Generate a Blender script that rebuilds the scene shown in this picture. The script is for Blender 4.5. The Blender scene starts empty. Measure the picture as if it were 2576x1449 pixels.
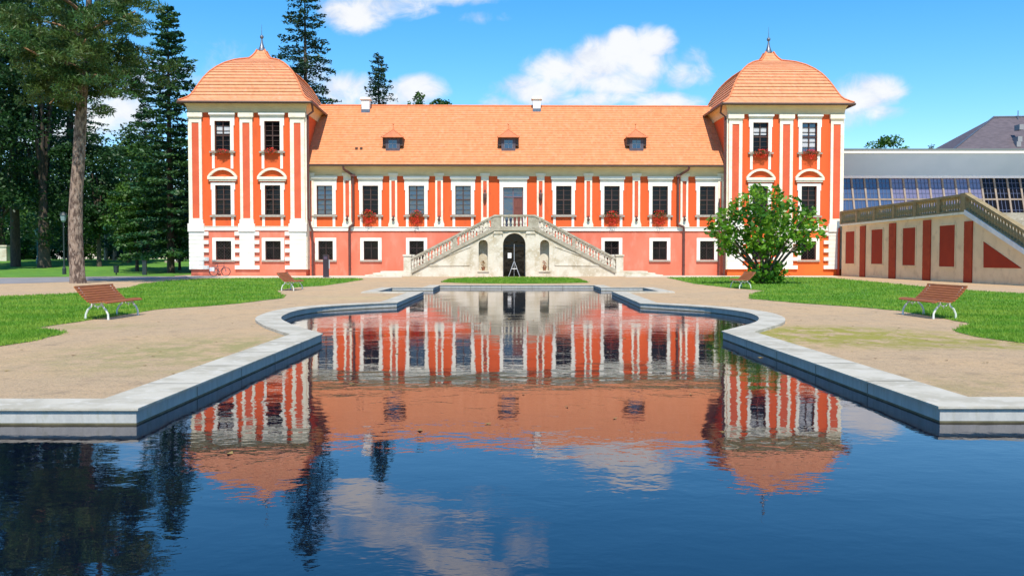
import bpy, math, random
import numpy as np
from mathutils import Vector, Matrix
from mathutils.geometry import tessellate_polygon
random.seed(7)
S = bpy.context.scene
COL = S.collection
R = math.radians

# ------------------------------------------------------------------ camera
F = 2240.0                     # focal length in pixels of a 2576 px wide picture
CX, CY = 1288.0, 724.5
PITCH = math.atan(75.5 / F)
CAMZ = 1.40
cd = bpy.data.cameras.new('camera'); cam = bpy.data.objects.new('camera', cd); COL.objects.link(cam)
cd.sensor_width = 36.0; cd.lens = F / 2576.0 * 36.0; cd.clip_start = 0.1; cd.clip_end = 5000
cam.location = (0, 0, CAMZ); cam.rotation_euler = (math.pi / 2 - PITCH, 0, 0)
S.camera = cam

# ------------------------------------------------------------------ sun and sky
SUN_EL, SUN_AZ = R(54), R(177)          # azimuth clockwise from +Y: behind the camera, a little to the right
sv = Vector((math.sin(SUN_AZ) * math.cos(SUN_EL), math.cos(SUN_AZ) * math.cos(SUN_EL), math.sin(SUN_EL)))
ld = bpy.data.lights.new('sun', 'SUN'); sun = bpy.data.objects.new('sun', ld); COL.objects.link(sun)
ld.energy = 5.0; ld.angle = R(0.53); ld.color = (1.0, 0.94, 0.83)
sun.rotation_euler = sv.to_track_quat('Z', 'Y').to_euler()
S.view_settings.view_transform = 'Standard'; S.view_settings.look = 'None'
S.view_settings.exposure = 0.15; S.view_settings.gamma = 1.0
S.cycles.max_bounces = 6; S.cycles.diffuse_bounces = 3; S.cycles.glossy_bounces = 3
S.cycles.transmission_bounces = 3; S.cycles.transparent_max_bounces = 4
S.cycles.caustics_reflective = False; S.cycles.caustics_refractive = False
S.cycles.sample_clamp_indirect = 6


def pdir(px, py):
    """direction of a measured photo point (2576 x 1449 grid)"""
    xc = (px - CX) / F; yc = (CY - py) / F
    cp, sp = math.cos(PITCH), math.sin(PITCH)
    return Vector((xc, cp + yc * sp, -sp + yc * cp))


def gp(px, py, z=0.0):
    d = pdir(px, py); t = (z - CAMZ) / d.z
    return Vector((d.x * t, d.y * t, z))


def atY(px, py, Y):
    d = pdir(px, py); t = Y / d.y
    return Vector((d.x * t, Y, CAMZ + d.z * t))


def atX(px, py, X):
    d = pdir(px, py); t = X / d.x
    return Vector((X, d.y * t, CAMZ + d.z * t))


class NT:
    """tiny helper around a node tree"""
    def __init__(s, tree):
        s.t = tree; s.n = tree.nodes; s.l = tree.links

    def new(s, typ, **kw):
        nd = s.n.new(typ)
        for k, v in kw.items():
            setattr(nd, k, v)
        return nd

    def link(s, a, b):
        s.l.new(a, b)

    def put(s, sock, v):
        if isinstance(v, bpy.types.NodeSocket):
            s.l.new(v, sock)
        else:
            sock.default_value = v

    def math(s, op, a, b=0.0, c=0.0, clamp=False):
        nd = s.new('ShaderNodeMath', operation=op, use_clamp=clamp)
        s.put(nd.inputs[0], a); s.put(nd.inputs[1], b); s.put(nd.inputs[2], c)
        return nd.outputs[0]

    def mix(s, fac, a, b, blend='MIX'):
        nd = s.new('ShaderNodeMix', data_type='RGBA', blend_type=blend)
        s.put(nd.inputs[0], fac)
        for k, v in ((6, a), (7, b)):
            if isinstance(v, (tuple, list)) and len(v) == 3: v = (*v, 1)
            s.put(nd.inputs[k], v)
        return nd.outputs[2]

    def noise(s, vec, scale, detail=4, rough=0.55, dist=0.0):
        nd = s.new('ShaderNodeTexNoise')
        s.put(nd.inputs['Vector'], vec)
        nd.inputs['Scale'].default_value = scale; nd.inputs['Detail'].default_value = detail
        nd.inputs['Roughness'].default_value = rough; nd.inputs['Distortion'].default_value = dist
        return nd.outputs[0]

    def smooth(s, v, a, b, lo=0.0, hi=1.0):
        nd = s.new('ShaderNodeMapRange', interpolation_type='SMOOTHSTEP')
        s.put(nd.inputs[0], v)
        nd.inputs[1].default_value = a; nd.inputs[2].default_value = b
        nd.inputs[3].default_value = lo; nd.inputs[4].default_value = hi
        return nd.outputs[0]

    def scale(s, vec, xyz):
        nd = s.new('ShaderNodeMapping'); s.put(nd.inputs[0], vec); nd.inputs['Scale'].default_value = xyz
        return nd.outputs[0]


def make_world():
    w = bpy.data.worlds.new('World'); S.world = w; w.use_nodes = True
    t = NT(w.node_tree); t.n.clear()
    out = t.new('ShaderNodeOutputWorld')
    sky = t.new('ShaderNodeTexSky', sky_type='NISHITA', sun_disc=False)
    sky.sun_elevation = SUN_EL; sky.sun_rotation = SUN_AZ
    sky.altitude = 300; sky.air_density = 1.0; sky.dust_density = 0.1; sky.ozone_density = 1.6
    hs = t.new('ShaderNodeHueSaturation'); t.link(sky.outputs[0], hs.inputs['Color'])
    hs.inputs['Saturation'].default_value = 1.42; hs.inputs['Hue'].default_value = 0.485; hs.inputs['Value'].default_value = 1.0
    tc = t.new('ShaderNodeTexCoord')
    sep = t.new('ShaderNodeSeparateXYZ'); t.link(tc.outputs['Generated'], sep.inputs[0])
    x, y, z = sep.outputs
    ysafe = t.math('MAXIMUM', y, 0.05)
    u = t.math('DIVIDE', x, ysafe); v = t.math('DIVIDE', z, ysafe)
    cmb = t.new('ShaderNodeCombineXYZ'); t.put(cmb.inputs[0], u); t.put(cmb.inputs[1], v)
    uv = cmb.outputs[0]
    # cumulus clouds: centre and half size of each billow as seen over the park
    blobs = [(1640, 108, 62, 46, 1.15), (1572, 118, 66, 50, 1.1), (1515, 150, 95, 62, 1.15), (1425, 185, 110, 62, 1.1), (1620, 160, 80, 50, .9),
             (1350, 228, 105, 45, 1.0), (1545, 205, 120, 48, .85), (1270, 258, 60, 24, .6), (1725, 190, 70, 36, .62),
             (1660, 255, 110, 24, .8), (1745, 150, 30, 30, .3), (1480, 250, 190, 26, .75),
             (2170, 245, 85, 55, .95), (2225, 225, 62, 45, 1.05), (2130, 285, 90, 40, .4), (2200, 280, 70, 26, .55),
             (895, 35, 90, 50, .95), (960, 12, 140, 40, .85), (1090, -8, 170, 26, .62), (1210, 45, 60, 16, .3),
             (1010, -60, 130, 60, .62), (1120, -110, 130, 55, .7), (1190, -160, 120, 70, .8), (940, -40, 150, 50, .5),
             (1330, -90, 60, 60, .35),
             (870, 230, 80, 48, .9), (1050, 228, 78, 42, .95), (960, 250, 110, 36, .85), (790, 180, 45, 45, .55),
             (290, 290, 120, 70, .9), (380, 200, 120, 60, .6), (150, 330, 160, 60, .8), (560, 170, 80, 40, .1),
             (120, 120, 150, 60, .35), (60, 620, 500, 60, .8)]
    d = None
    for cx, cy, rx, ry, wt in blobs:
        dv = pdir(cx, cy); uu, vv = dv.x / dv.y, dv.z / dv.y
        a = t.math('MULTIPLY', t.math('SUBTRACT', u, uu), F / rx)
        b = t.math('MULTIPLY', t.math('SUBTRACT', v, vv), F / ry)
        q = t.math('MULTIPLY_ADD', a, a, t.math('MULTIPLY', b, b))
        q = t.math('MULTIPLY_ADD', q, -wt * .8, wt)
        d = q if d is None else t.new_max(d, q) if hasattr(t, 'new_max') else t.math('SMOOTH_MAX', d, q, 0.12)
    n1 = t.noise(t.scale(uv, (1, 1.25, 1)), 26, 8, 0.62, 0.6)
    n2 = t.noise(t.scale(uv, (1, 1.3, 1)), 9, 4, 0.55, 0.2)
    nn = t.math('ADD', t.math('MULTIPLY', n1, 1.7), t.math('MULTIPLY', n2, 0.9))
    dn = t.math('ADD', d, t.math('SUBTRACT', nn, 1.52))
    mask = t.smooth(dn, -0.30, 0.75)
    # keep the clouds in the forward half of the sky; other weather elsewhere
    fwd = t.smooth(y, 0.1, 0.3)
    gn = t.noise(tc.outputs['Generated'], 3.2, 8, 0.6, 0.4)
    other = t.math('MULTIPLY', t.smooth(gn, 0.66, 0.86), t.smooth(z, 0.02, 0.2))
    mask = t.math('ADD', t.math('MULTIPLY', mask, fwd), t.math('MULTIPLY', other, t.math('SUBTRACT', 1.0, fwd)))
    mask = t.math('MULTIPLY', mask, 0.94)
    # thick parts of a cloud are grey-lavender below, sun-white on top
    n3 = t.noise(t.scale(uv, (1, 1.6, 1)), 18, 7, 0.6, 0.4)
    thick = t.smooth(t.math('ADD', t.math('MULTIPLY', dn, 0.35), t.math('MULTIPLY', n3, 0.9)), 0.30, 0.78)
    ccol = t.mix(thick, (0.69, 0.75, 0.90), (1.0, 1.0, 1.0))
    bg = t.new('ShaderNodeBackground'); t.link(t.mix(1.0, hs.outputs[0], (1.06, 1.10, 1.28, 1), 'MULTIPLY'), bg.inputs[0]); bg.inputs[1].default_value = 0.142
    cb = t.new('ShaderNodeBackground'); t.link(ccol, cb.inputs[0]); cb.inputs[1].default_value = 0.90
    mx = t.new('ShaderNodeMixShader'); t.put(mx.inputs[0], mask); t.link(bg.outputs[0], mx.inputs[1]); t.link(cb.outputs[0], mx.inputs[2])
    t.link(mx.outputs[0], out.inputs[0])


make_world()

# ------------------------------------------------------------------ materials
MATS = {}


def mat(name, c1, c2=None, scale=2.0, rough=0.75, bump=0.0, bscale=None, stretch=(1, 1, 1), metal=0.0,
        spec=0.5, c3=None, s3=20.0, detail=6, lo=0.35, hi=0.65, tiles=0):
    m = bpy.data.materials.new(name); m.use_nodes = True
    t = NT(m.node_tree); t.n.clear()
    out = t.new('ShaderNodeOutputMaterial'); p = t.new('ShaderNodeBsdfPrincipled')
    p.inputs['Roughness'].default_value = rough; p.inputs['Metallic'].default_value = metal
    p.inputs['Specular IOR Level'].default_value = spec
    t.link(p.outputs[0], out.inputs[0])
    tc = t.new('ShaderNodeTexCoord'); vec = t.scale(tc.outputs['Object'], stretch)
    col = (*c1, 1)
    if c2 is not None:
        col = t.mix(t.smooth(t.noise(vec, scale, detail), lo, hi), c1, c2)
    if c3 is not None:
        col = t.mix(t.smooth(t.noise(vec, s3, 3), 0.5, 0.75), col, c3)
    if tiles:
        sp = t.new('ShaderNodeSeparateXYZ'); t.link(tc.outputs['Object'], sp.inputs[0])
        gx = t.math('FLOOR', t.math('DIVIDE', t.math('ADD', sp.outputs[0], sp.outputs[1] if tiles > 1 else 0.0), .19)); gz_ = t.math('FLOOR', t.math('DIVIDE', sp.outputs[2], .226))
        cb = t.new('ShaderNodeCombineXYZ'); t.put(cb.inputs[0], gx); t.put(cb.inputs[1], gz_)
        wn = t.new('ShaderNodeTexWhiteNoise'); t.link(cb.outputs[0], wn.inputs[0])
        col = t.mix(t.smooth(wn.outputs[0], .6, 1.0, 0, .28), col, (.52, .155, .06)); col = t.mix(t.smooth(wn.outputs[0], .0, .3, .16, 0), col, (.80, .40, .22))
    t.put(p.inputs['Base Color'], col)
    if bump:
        b = t.new('ShaderNodeBump'); b.inputs['Strength'].default_value = 1.0; b.inputs['Distance'].default_value = bump
        t.put(b.inputs['Height'], t.noise(vec, bscale or scale * 4, 5)); t.link(b.outputs[0], p.inputs['Normal'])
    MATS[name] = m
    return m


ORANGE = mat('orange_plaster', (.70, .100, .018), (.75, .118, .022), 1.1, .85, .004, 30, stretch=(1, 1, .3), c3=(.62, .092, .02), s3=2.2)
ORANGE2 = mat('orange_plaster_panel', (.62, .10, .038), (.68, .12, .045), 0.9, .85, .004, 30)
SALMON = mat('salmon_plaster', (.76, .20, .12), (.70, .165, .092), 0.7, .85, .004, 25, stretch=(1, 1, .5), c3=(.83, .25, .165), s3=1.3)
SALMON2 = mat('orange_ground_storey_plaster', (.84, .155, .022), (.76, .125, .02), 0.6, .85, .004, 25)
CREAM = mat('cream_stucco', (.80, .735, .57), (.86, .80, .66), 1.2, .8, .003, 30, c3=(.70, .64, .49), s3=3)
WHITE = mat('white_stucco', (.86, .83, .74), (.80, .76, .66), 1.5, .8, .003, 30)
TANC = mat('tan_cornice', (.74, .60, .36), (.68, .54, .32), 1.2, .8, .003, 30)
TILE = mat('roof_tile', (.68, .26, .105), (.63, .235, .09), 1.2, .8, .004, 18, c3=(.71, .28, .14), s3=3, tiles=1)
TILE2 = mat('roof_tile_new', (.70, .295, .14), (.67, .27, .125), 1.5, .8, .003, 18, c3=(.73, .33, .19), s3=3, tiles=2)
DORM = mat('weathered_dormer_tile', (.58, .20, .085), (.50, .16, .07), 3, .8, .004, 18)
HIPT = mat('hip_tile', (.62, .19, .075), (.70, .24, .1), 6, .8, .01, 20)
BROWN = mat('brown_metal', (.10, .035, .028), (.13, .05, .04), 5, .45, 0, spec=.5)
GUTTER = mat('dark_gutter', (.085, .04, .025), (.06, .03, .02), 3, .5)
LEAD = mat('grey_lead', (.20, .22, .26), (.15, .16, .19), 6, .4, metal=.6)
STONE = mat('pale_stone', (.66, .60, .49), (.50, .43, .31), 1.0, .88, .014, 16, c3=(.72, .68, .60), s3=6, lo=.42, hi=.62)
STONEW = mat('weathered_stone', (.42, .375, .29), (.30, .26, .19), 2.5, .9, .012, 20, c3=(.50, .46, .37), s3=9)
STONEB = mat('dark_stone_balustrade', (.33, .245, .125), (.25, .185, .09), 2.0, .9, .012, 20, c3=(.38, .30, .17), s3=9)
SILL = mat('grey_sill', (.42, .38, .31), (.34, .30, .25), 6, .8)
WOODF = mat('brown_window_frame', (.060, .030, .022), (.085, .04, .03), 8, .5)
DOORW = mat('red_brown_door', (.20, .055, .035), (.15, .04, .025), 5, .5, stretch=(3, 3, .4))
IRON = mat('black_iron', (.02, .02, .024), None, rough=.5)
SLATE = mat('purple_slate', (.12, .095, .11), (.085, .068, .08), 1.5, .7, .01, 10, stretch=(1, 1, 5))
FLOWER = mat('red_geranium', (.80, .035, .015), (.62, .02, .01), 9, .6)
CHIMW = mat('chimney_plaster', (.85, .84, .80), (.76, .74, .70), 3, .8)


def glass_mat(name, c, spec=.5, rough=.06, ior=1.5, cloudy=None):
    m = bpy.data.materials.new(name); m.use_nodes = True
    t = NT(m.node_tree); p = t.n['Principled BSDF']
    p.inputs['Base Color'].default_value = (*c, 1); p.inputs['Roughness'].default_value = rough
    p.inputs['IOR'].default_value = ior; p.inputs['Specular IOR Level'].default_value = spec
    tc = t.new('ShaderNodeTexCoord')
    b = t.new('ShaderNodeBump'); b.inputs['Strength'].default_value = 1; b.inputs['Distance'].default_value = .01
    t.put(b.inputs['Height'], t.noise(tc.outputs['Object'], 2.2, 1)); t.link(b.outputs[0], p.inputs['Normal'])
    return m


GLASS = glass_mat('dark_window_glass', (.008, .006, .006), spec=.22)
GLASSB = glass_mat('reflecting_window_glass', (.015, .03, .07), ior=2.0, rough=.04)
GLASSW = glass_mat('conservatory_glass', (.055, .085, .17), ior=2.0, rough=.08)
CURTAIN = mat('white_curtain', (.62, .62, .62), (.45, .47, .52), 12, .8, stretch=(6, 1, .5))


def leaf_mat(name, ca, cb, cc=None, trans=.28, rough=.5):
    m = bpy.data.materials.new(name); m.use_nodes = True
    t = NT(m.node_tree); t.n.clear(); out = t.new('ShaderNodeOutputMaterial')
    g = t.new('ShaderNodeNewGeometry'); tc = t.new('ShaderNodeTexCoord')
    col = t.mix(g.outputs['Random Per Island'], ca, cb)
    if cc is not None:
        col = t.mix(t.smooth(t.noise(tc.outputs['Object'], .55, 3), .42, .62), col, cc)
    p = t.new('ShaderNodeBsdfPrincipled'); p.inputs['Roughness'].default_value = rough
    p.inputs['Specular IOR Level'].default_value = .35
    t.put(p.inputs['Base Color'], col)
    tr = t.new('ShaderNodeBsdfTranslucent'); t.put(tr.inputs[0], col)
    mx = t.new('ShaderNodeMixShader'); mx.inputs[0].default_value = trans
    t.link(p.outputs[0], mx.inputs[1]); t.link(tr.outputs[0], mx.inputs[2]); t.link(mx.outputs[0], out.inputs[0])
    return m


L_MAG = leaf_mat('magnolia_leaves', (.08, .24, .014), (.27, .46, .04), (.045, .15, .014), trans=.4, rough=.35)
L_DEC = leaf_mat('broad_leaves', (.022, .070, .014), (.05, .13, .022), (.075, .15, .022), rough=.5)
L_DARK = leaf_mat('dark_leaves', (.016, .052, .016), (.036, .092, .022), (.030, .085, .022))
L_FIR = leaf_mat('fir_needles', (.012, .055, .026), (.030, .105, .040), (.05, .12, .026), trans=.15)
L_SPR = leaf_mat('spruce_needles', (.010, .034, .022), (.024, .062, .034), (.03, .07, .018), trans=.12)
L_PINE = leaf_mat('pine_needles', (.022, .070, .014), (.05, .125, .022), (.07, .11, .016), trans=.15)
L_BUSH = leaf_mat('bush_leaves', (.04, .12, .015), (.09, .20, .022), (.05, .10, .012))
L_TOP = leaf_mat('treetop_leaves', (.06, .16, .015), (.12, .24, .025), (.04, .11, .015))  # brighter green leaf colour for the treetop above the hall
BARK = mat('dark_bark', (.055, .040, .030), (.10, .075, .055), 6, .9, .03, 10, stretch=(2, 2, .6))
BARKM = mat('grey_brown_bark', (.15, .10, .075), (.07, .05, .04), 6, .9, .01, 12)
BARKP = mat('pine_bark', (.31, .22, .165), (.095, .06, .045), 3.2, .95, .08, 6, stretch=(2.2, 2.2, .8), c3=(.40, .31, .25), s3=5, lo=.42, hi=.58)
BARKL = mat('pine_branch_bark', (.42, .24, .13), (.25, .13, .07), 4, .9)


def label(o, lab=None, cat=None, group=None, kind=None):
    if lab: o['label'] = lab
    if cat: o['category'] = cat
    if group: o['group'] = group
    if kind: o['kind'] = kind
    return o


def empty(name, loc=(0, 0, 0), rz=0.0, lab=None, cat=None, group=None):
    o = bpy.data.objects.new(name, None); COL.objects.link(o)
    o.location = loc; o.rotation_euler = (0, 0, rz); o.empty_display_size = .2
    return label(o, lab, cat, group)


class MB:
    """collects geometry and links it as one mesh object"""
    def __init__(s):
        s.v = []; s.f = []; s.m = []; s.mi = 0

    def add(s, vs, fs):
        b = len(s.v); s.v += [tuple(p) for p in vs]
        for f in fs:
            s.f.append(tuple(b + i for i in f)); s.m.append(s.mi)

    def box(s, x0, x1, y0, y1, z0, z1):
        if x0 > x1: x0, x1 = x1, x0
        if y0 > y1: y0, y1 = y1, y0
        if z0 > z1: z0, z1 = z1, z0
        s.add([(x0, y0, z0), (x1, y0, z0), (x1, y1, z0), (x0, y1, z0), (x0, y0, z1), (x1, y0, z1), (x1, y1, z1), (x0, y1, z1)],
              [(0, 3, 2, 1), (4, 5, 6, 7), (0, 1, 5, 4), (1, 2, 6, 5), (2, 3, 7, 6), (3, 0, 4, 7)])

    def poly(s, pts):
        s.add(pts, [tuple(range(len(pts)))])

    def extrude(s, pts, d):
        """solid from a planar polygon pushed along vector d"""
        n = len(pts); d = Vector(d); q = [Vector(p) + d for p in pts]
        s.add(list(pts) + q, [tuple(range(n)), tuple(reversed(range(n, 2 * n)))] +
              [(i, i + n, (i + 1) % n + n, (i + 1) % n) for i in range(n)])

    def tube(s, pts, r, seg=8, cap=True):
        pts = [Vector(p) for p in pts]; n = len(pts)
        rs = r if isinstance(r, (list, tuple)) else [r] * n
        rings = []
        up = None
        for i, p in enumerate(pts):
            d = (pts[min(i + 1, n - 1)] - pts[max(i - 1, 0)]).normalized()
            if up is None:
                up = Vector((0, 0, 1)) if abs(d.z) < .9 else Vector((1, 0, 0))
            a = d.cross(up).normalized(); b = d.cross(a).normalized(); up = -b if b.dot(up) < 0 else b
            b = up = (up - d * up.dot(d)).normalized(); a = d.cross(b)
            rings.append([p + (a * math.cos(k * 2 * math.pi / seg) + b * math.sin(k * 2 * math.pi / seg)) * rs[i] for k in range(seg)])
        vs = [q for ring in rings for q in ring]; fs = []
        for i in range(n - 1):
            for k in range(seg):
                k2 = (k + 1) % seg
                fs.append((i * seg + k, i * seg + k2, (i + 1) * seg + k2, (i + 1) * seg + k))
        if cap:
            fs.append(tuple(reversed(range(seg)))); fs.append(tuple((n - 1) * seg + k for k in range(seg)))
        s.add(vs, fs)

    def lathe(s, prof, c=(0, 0, 0), seg=12):
        vs = []; fs = []; n = len(prof)
        for r, z in prof:
            for k in range(seg):
                a = k * 2 * math.pi / seg
                vs.append((c[0] + r * math.cos(a), c[1] + r * math.sin(a), c[2] + z))
        for i in range(n - 1):
            for k in range(seg):
                k2 = (k + 1) % seg
                fs.append((i * seg + k, i * seg + k2, (i + 1) * seg + k2, (i + 1) * seg + k))
        fs.append(tuple(reversed(range(seg)))); fs.append(tuple((n - 1) * seg + k for k in range(seg)))
        s.add(vs, fs)

    def ball(s, c, r, seg=10, sz=1.0):
        s.lathe([(max(.001, r * math.sin(i * math.pi / 7)), -r * sz * math.cos(i * math.pi / 7)) for i in range(8)], c, seg)

    def build(s, name, m, parent=None, smooth=False, bevel=0):
        me = bpy.data.meshes.new(name); me.from_pydata(s.v, [], s.f)
        for k in (m if isinstance(m, (list, tuple)) else [m]): me.materials.append(k)
        if any(s.m): me.polygons.foreach_set('material_index', s.m)
        if smooth: me.polygons.foreach_set('use_smooth', [True] * len(me.polygons))
        me.update()
        o = bpy.data.objects.new(name, me); COL.objects.link(o)
        if parent: o.parent = parent
        if bevel:
            b = o.modifiers.new('bevel', 'BEVEL'); b.width = bevel; b.segments = 2; b.limit_method = 'ANGLE'
        if smooth:
            me.set_sharp_from_angle(angle=R(45))
        return o


def copy_tree(o, parent=None):
    c = o.copy(); COL.objects.link(c); c.parent = parent
    for ch in o.children: copy_tree(ch, c)
    return c


# ------------------------------------------------------------------ ground, gravel, lawns, water
def polysheet(name, loops, z, m, kind='structure'):
    """flat sheet: first loop outer, others holes"""
    loops3 = [[Vector((p[0], p[1], 0)) for p in lp] for lp in loops]
    tris = tessellate_polygon(loops3)
    vs = [(p.x, p.y, z) for lp in loops3 for p in lp]
    fs = []
    for a, b, c in tris:
        n = (Vector(vs[b]) - Vector(vs[a])).cross(Vector(vs[c]) - Vector(vs[a])).z
        fs.append((a, b, c) if n > 0 else (a, c, b))
    mb = MB(); mb.add(vs, fs)
    o = mb.build(name, m); label(o, kind=kind)
    return o


LIPZ, WATZ = 0.055, -0.10
# pool outline, inner lip, counter-clockwise is not needed; measured points at lip height
def smooth_pts(pts, n=6):
    out = []
    P = [pts[0]] + pts + [pts[-1]]
    for i in range(1, len(P) - 2):
        for k in range(n):
            t = k / n
            p0, p1, p2, p3 = P[i - 1], P[i], P[i + 1], P[i + 2]
            out.append(tuple(.5 * (2 * p1[j] + (-p0[j] + p2[j]) * t + (2 * p0[j] - 5 * p1[j] + 4 * p2[j] - p3[j]) * t * t +
                                   (-p0[j] + 3 * p1[j] - 3 * p2[j] + p3[j]) * t ** 3) for j in range(2)))
    out.append(pts[-1])
    return out


def g2(px, py, z=LIPZ):
    p = gp(px, py, z); return (p.x, p.y)


bayL = smooth_pts([g2(813, 839), g2(749, 820.7), g2(726.5, 812), g2(707.8, 801), g2(716, 791.5), g2(749.4, 780), g2(812, 770.9), g2(916, 764.4), g2(1000, 760.7)])
bayR = smooth_pts([g2(1815, 832.5), g2(1877.5, 816.5), g2(1901, 809), g2(1909, 801.5), g2(1902.5, 793.6), g2(1871, 784), g2(1788, 773), g2(1684, 766.2), g2(1608.8, 762.0)])
nL, nR = g2(347, 1027), g2(2361, 1022)
POOL = [(-16, nL[1] + .02), nL] + bayL + [(-3.52, 35.7), (-5.42, 35.8), (-5.42, 40.3), (-3.55, 40.3), (-3.55, 43.9),
        (4.02, 43.9), (4.02, 40.4), (5.95, 40.4), (5.95, 36.1), (4.02, 36.1)] + bayR[::-1] + [nR, (16, nR[1] - .02), (16, .9), (-16, .9)]
COPW = 0.56


def offset(loop, d):
    """offset polygon outwards (the pool outline runs clockwise seen from above)"""
    n = len(loop); out = []
    area = sum(loop[i][0] * loop[(i + 1) % n][1] - loop[(i + 1) % n][0] * loop[i][1] for i in range(n))
    sgn = 1 if area < 0 else -1
    for i in range(n):
        p, a, b = Vector(loop[i]), Vector(loop[i - 1]), Vector(loop[(i + 1) % n])
        e1 = (p - a).normalized(); e2 = (b - p).normalized()
        n1 = Vector((-e1.y, e1.x)) * sgn; n2 = Vector((-e2.y, e2.x)) * sgn
        m = n1 + n2
        if m.length < 1e-6: m = n1
        m.normalize(); k = d / max(.35, m.dot(n1))
        out.append(tuple(p + m * k))
    return out


OUTER = offset(POOL, COPW); WALLIN = offset(POOL, .026)

# gravel material with moss and damp patches that belong to the surface
def gravel_mat():
    m = bpy.data.materials.new('raked_gravel'); m.use_nodes = True
    t = NT(m.node_tree); p = t.n['Principled BSDF']; p.inputs['Roughness'].default_value = .95
    tc = t.new('ShaderNodeTexCoord'); v = tc.outputs['Object']
    c = t.mix(t.smooth(t.noise(v, .35, 5), .38, .62), (.57, .375, .195), (.50, .345, .195))
    c = t.mix(t.smooth(t.noise(v, 60, 2), .45, .7), c, (.62, .44, .29))
    c = t.mix(t.math('MULTIPLY', t.smooth(t.noise(v, 22, 4, .7), .52, .70), .85), c, (.22, .15, .095))
    c = t.mix(t.math('MULTIPLY', t.smooth(t.noise(t.scale(v, (1, .6, 1)), 2.6, 6, .7), .50, .70), .7), c, (.33, .23, .14))
    sep = t.new('ShaderNodeSeparateXYZ'); t.link(v, sep.inputs[0])
    for cx, cy, rx, ry, k, col in ((-4.7, 13.4, 1.9, 2.4, 1.35, (.36, .30, .12)), (5.9, 16.2, 1.9, 1.9, 2.2, (.33, .29, .045)),
                                   (8.8, 14.4, 3.6, .8, 1.7, (.33, .28, .06)), (5.2, 9.6, 1.8, 1.0, .6, (.34, .27, .11)), (9.5, 11.0, 2.2, 1.2, .8, (.33, .27, .09)),
                                   (-8.6, 18.2, 1.4, .9, .7, (.38, .31, .12)), (-5, 31, 2.5, 1.5, .5, (.55, .45, .2)), (-3, 14.5, 1.5, 1.5, .6, (.36, .30, .11))):
        a = t.math('DIVIDE', t.math('SUBTRACT', sep.outputs[0], cx), rx); b = t.math('DIVIDE', t.math('SUBTRACT', sep.outputs[1], cy), ry)
        q = t.math('SQRT', t.math('MULTIPLY_ADD', a, a, t.math('MULTIPLY', b, b)))
        k1 = t.math('MULTIPLY', t.smooth(q, 1.6, .2), k)
        k2 = t.math('MULTIPLY', k1, t.smooth(t.noise(t.scale(v, (1, .6, 1)), 2.4, 8, .78), .40, .62), clamp=True)
        c = t.mix(k2, c, col)
    t.put(p.inputs['Base Color'], c)
    b = t.new('ShaderNodeBump'); b.inputs['Strength'].default_value = 1.0; b.inputs['Distance'].default_value = .035
    h = t.math('ADD', t.noise(v, 30, 4, .7), t.math('MULTIPLY', t.noise(v, 3, 5), 2.2))
    t.put(b.inputs['Height'], h); t.link(b.outputs[0], p.inputs['Normal'])
    return m


GRAVEL = gravel_mat()
GROUNDM = mat('park_grass_soil', (.05, .13, .014), (.075, .17, .02), .6, .95, .05, 12, c3=(.035, .08, .012), s3=2.2)
LAWN = mat('mown_lawn', (.11, .25, .014), (.08, .20, .010), .9, .95, .03, 30, c3=(.15, .30, .02), s3=7)
PAVE = mat('pale_paving', (.66, .56, .43), (.58, .50, .40), .8, .9, .004, 20)
PAVE_SHADE = mat('shade_grey_park_road', (.27, .25, .25), (.22, .21, .21), .9, .9, .004, 20)  # paving colour greyed and darkened to stand in for tree shade
COPING = mat('pool_coping_stone', (.51, .465, .38), (.41, .37, .29), 1.6, .85, .006, 25, c3=(.56, .52, .45), s3=9, lo=.42, hi=.58)
PWALL = mat('pool_wall_stone', (.50, .49, .455), (.42, .415, .39), 2.2, .8, .006, 14, stretch=(3, 3, .8), c3=(.40, .39, .33), s3=5)
JOINT = mat('mortar_joint', (.15, .14, .11), None)
STAIN = mat('waterline_algae', (.085, .075, .035), (.15, .13, .07), 5, .7)

GR = [(-75, -12), (75, -12), (75, 76), (-75, 76)]
polysheet('ground', [[(-900, -300), (900, -300), (900, 1500), (-900, 1500)], GR], 0.0, GROUNDM)
polysheet('gravel', [GR, offset(POOL, .30)], 0.0, GRAVEL)


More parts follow.
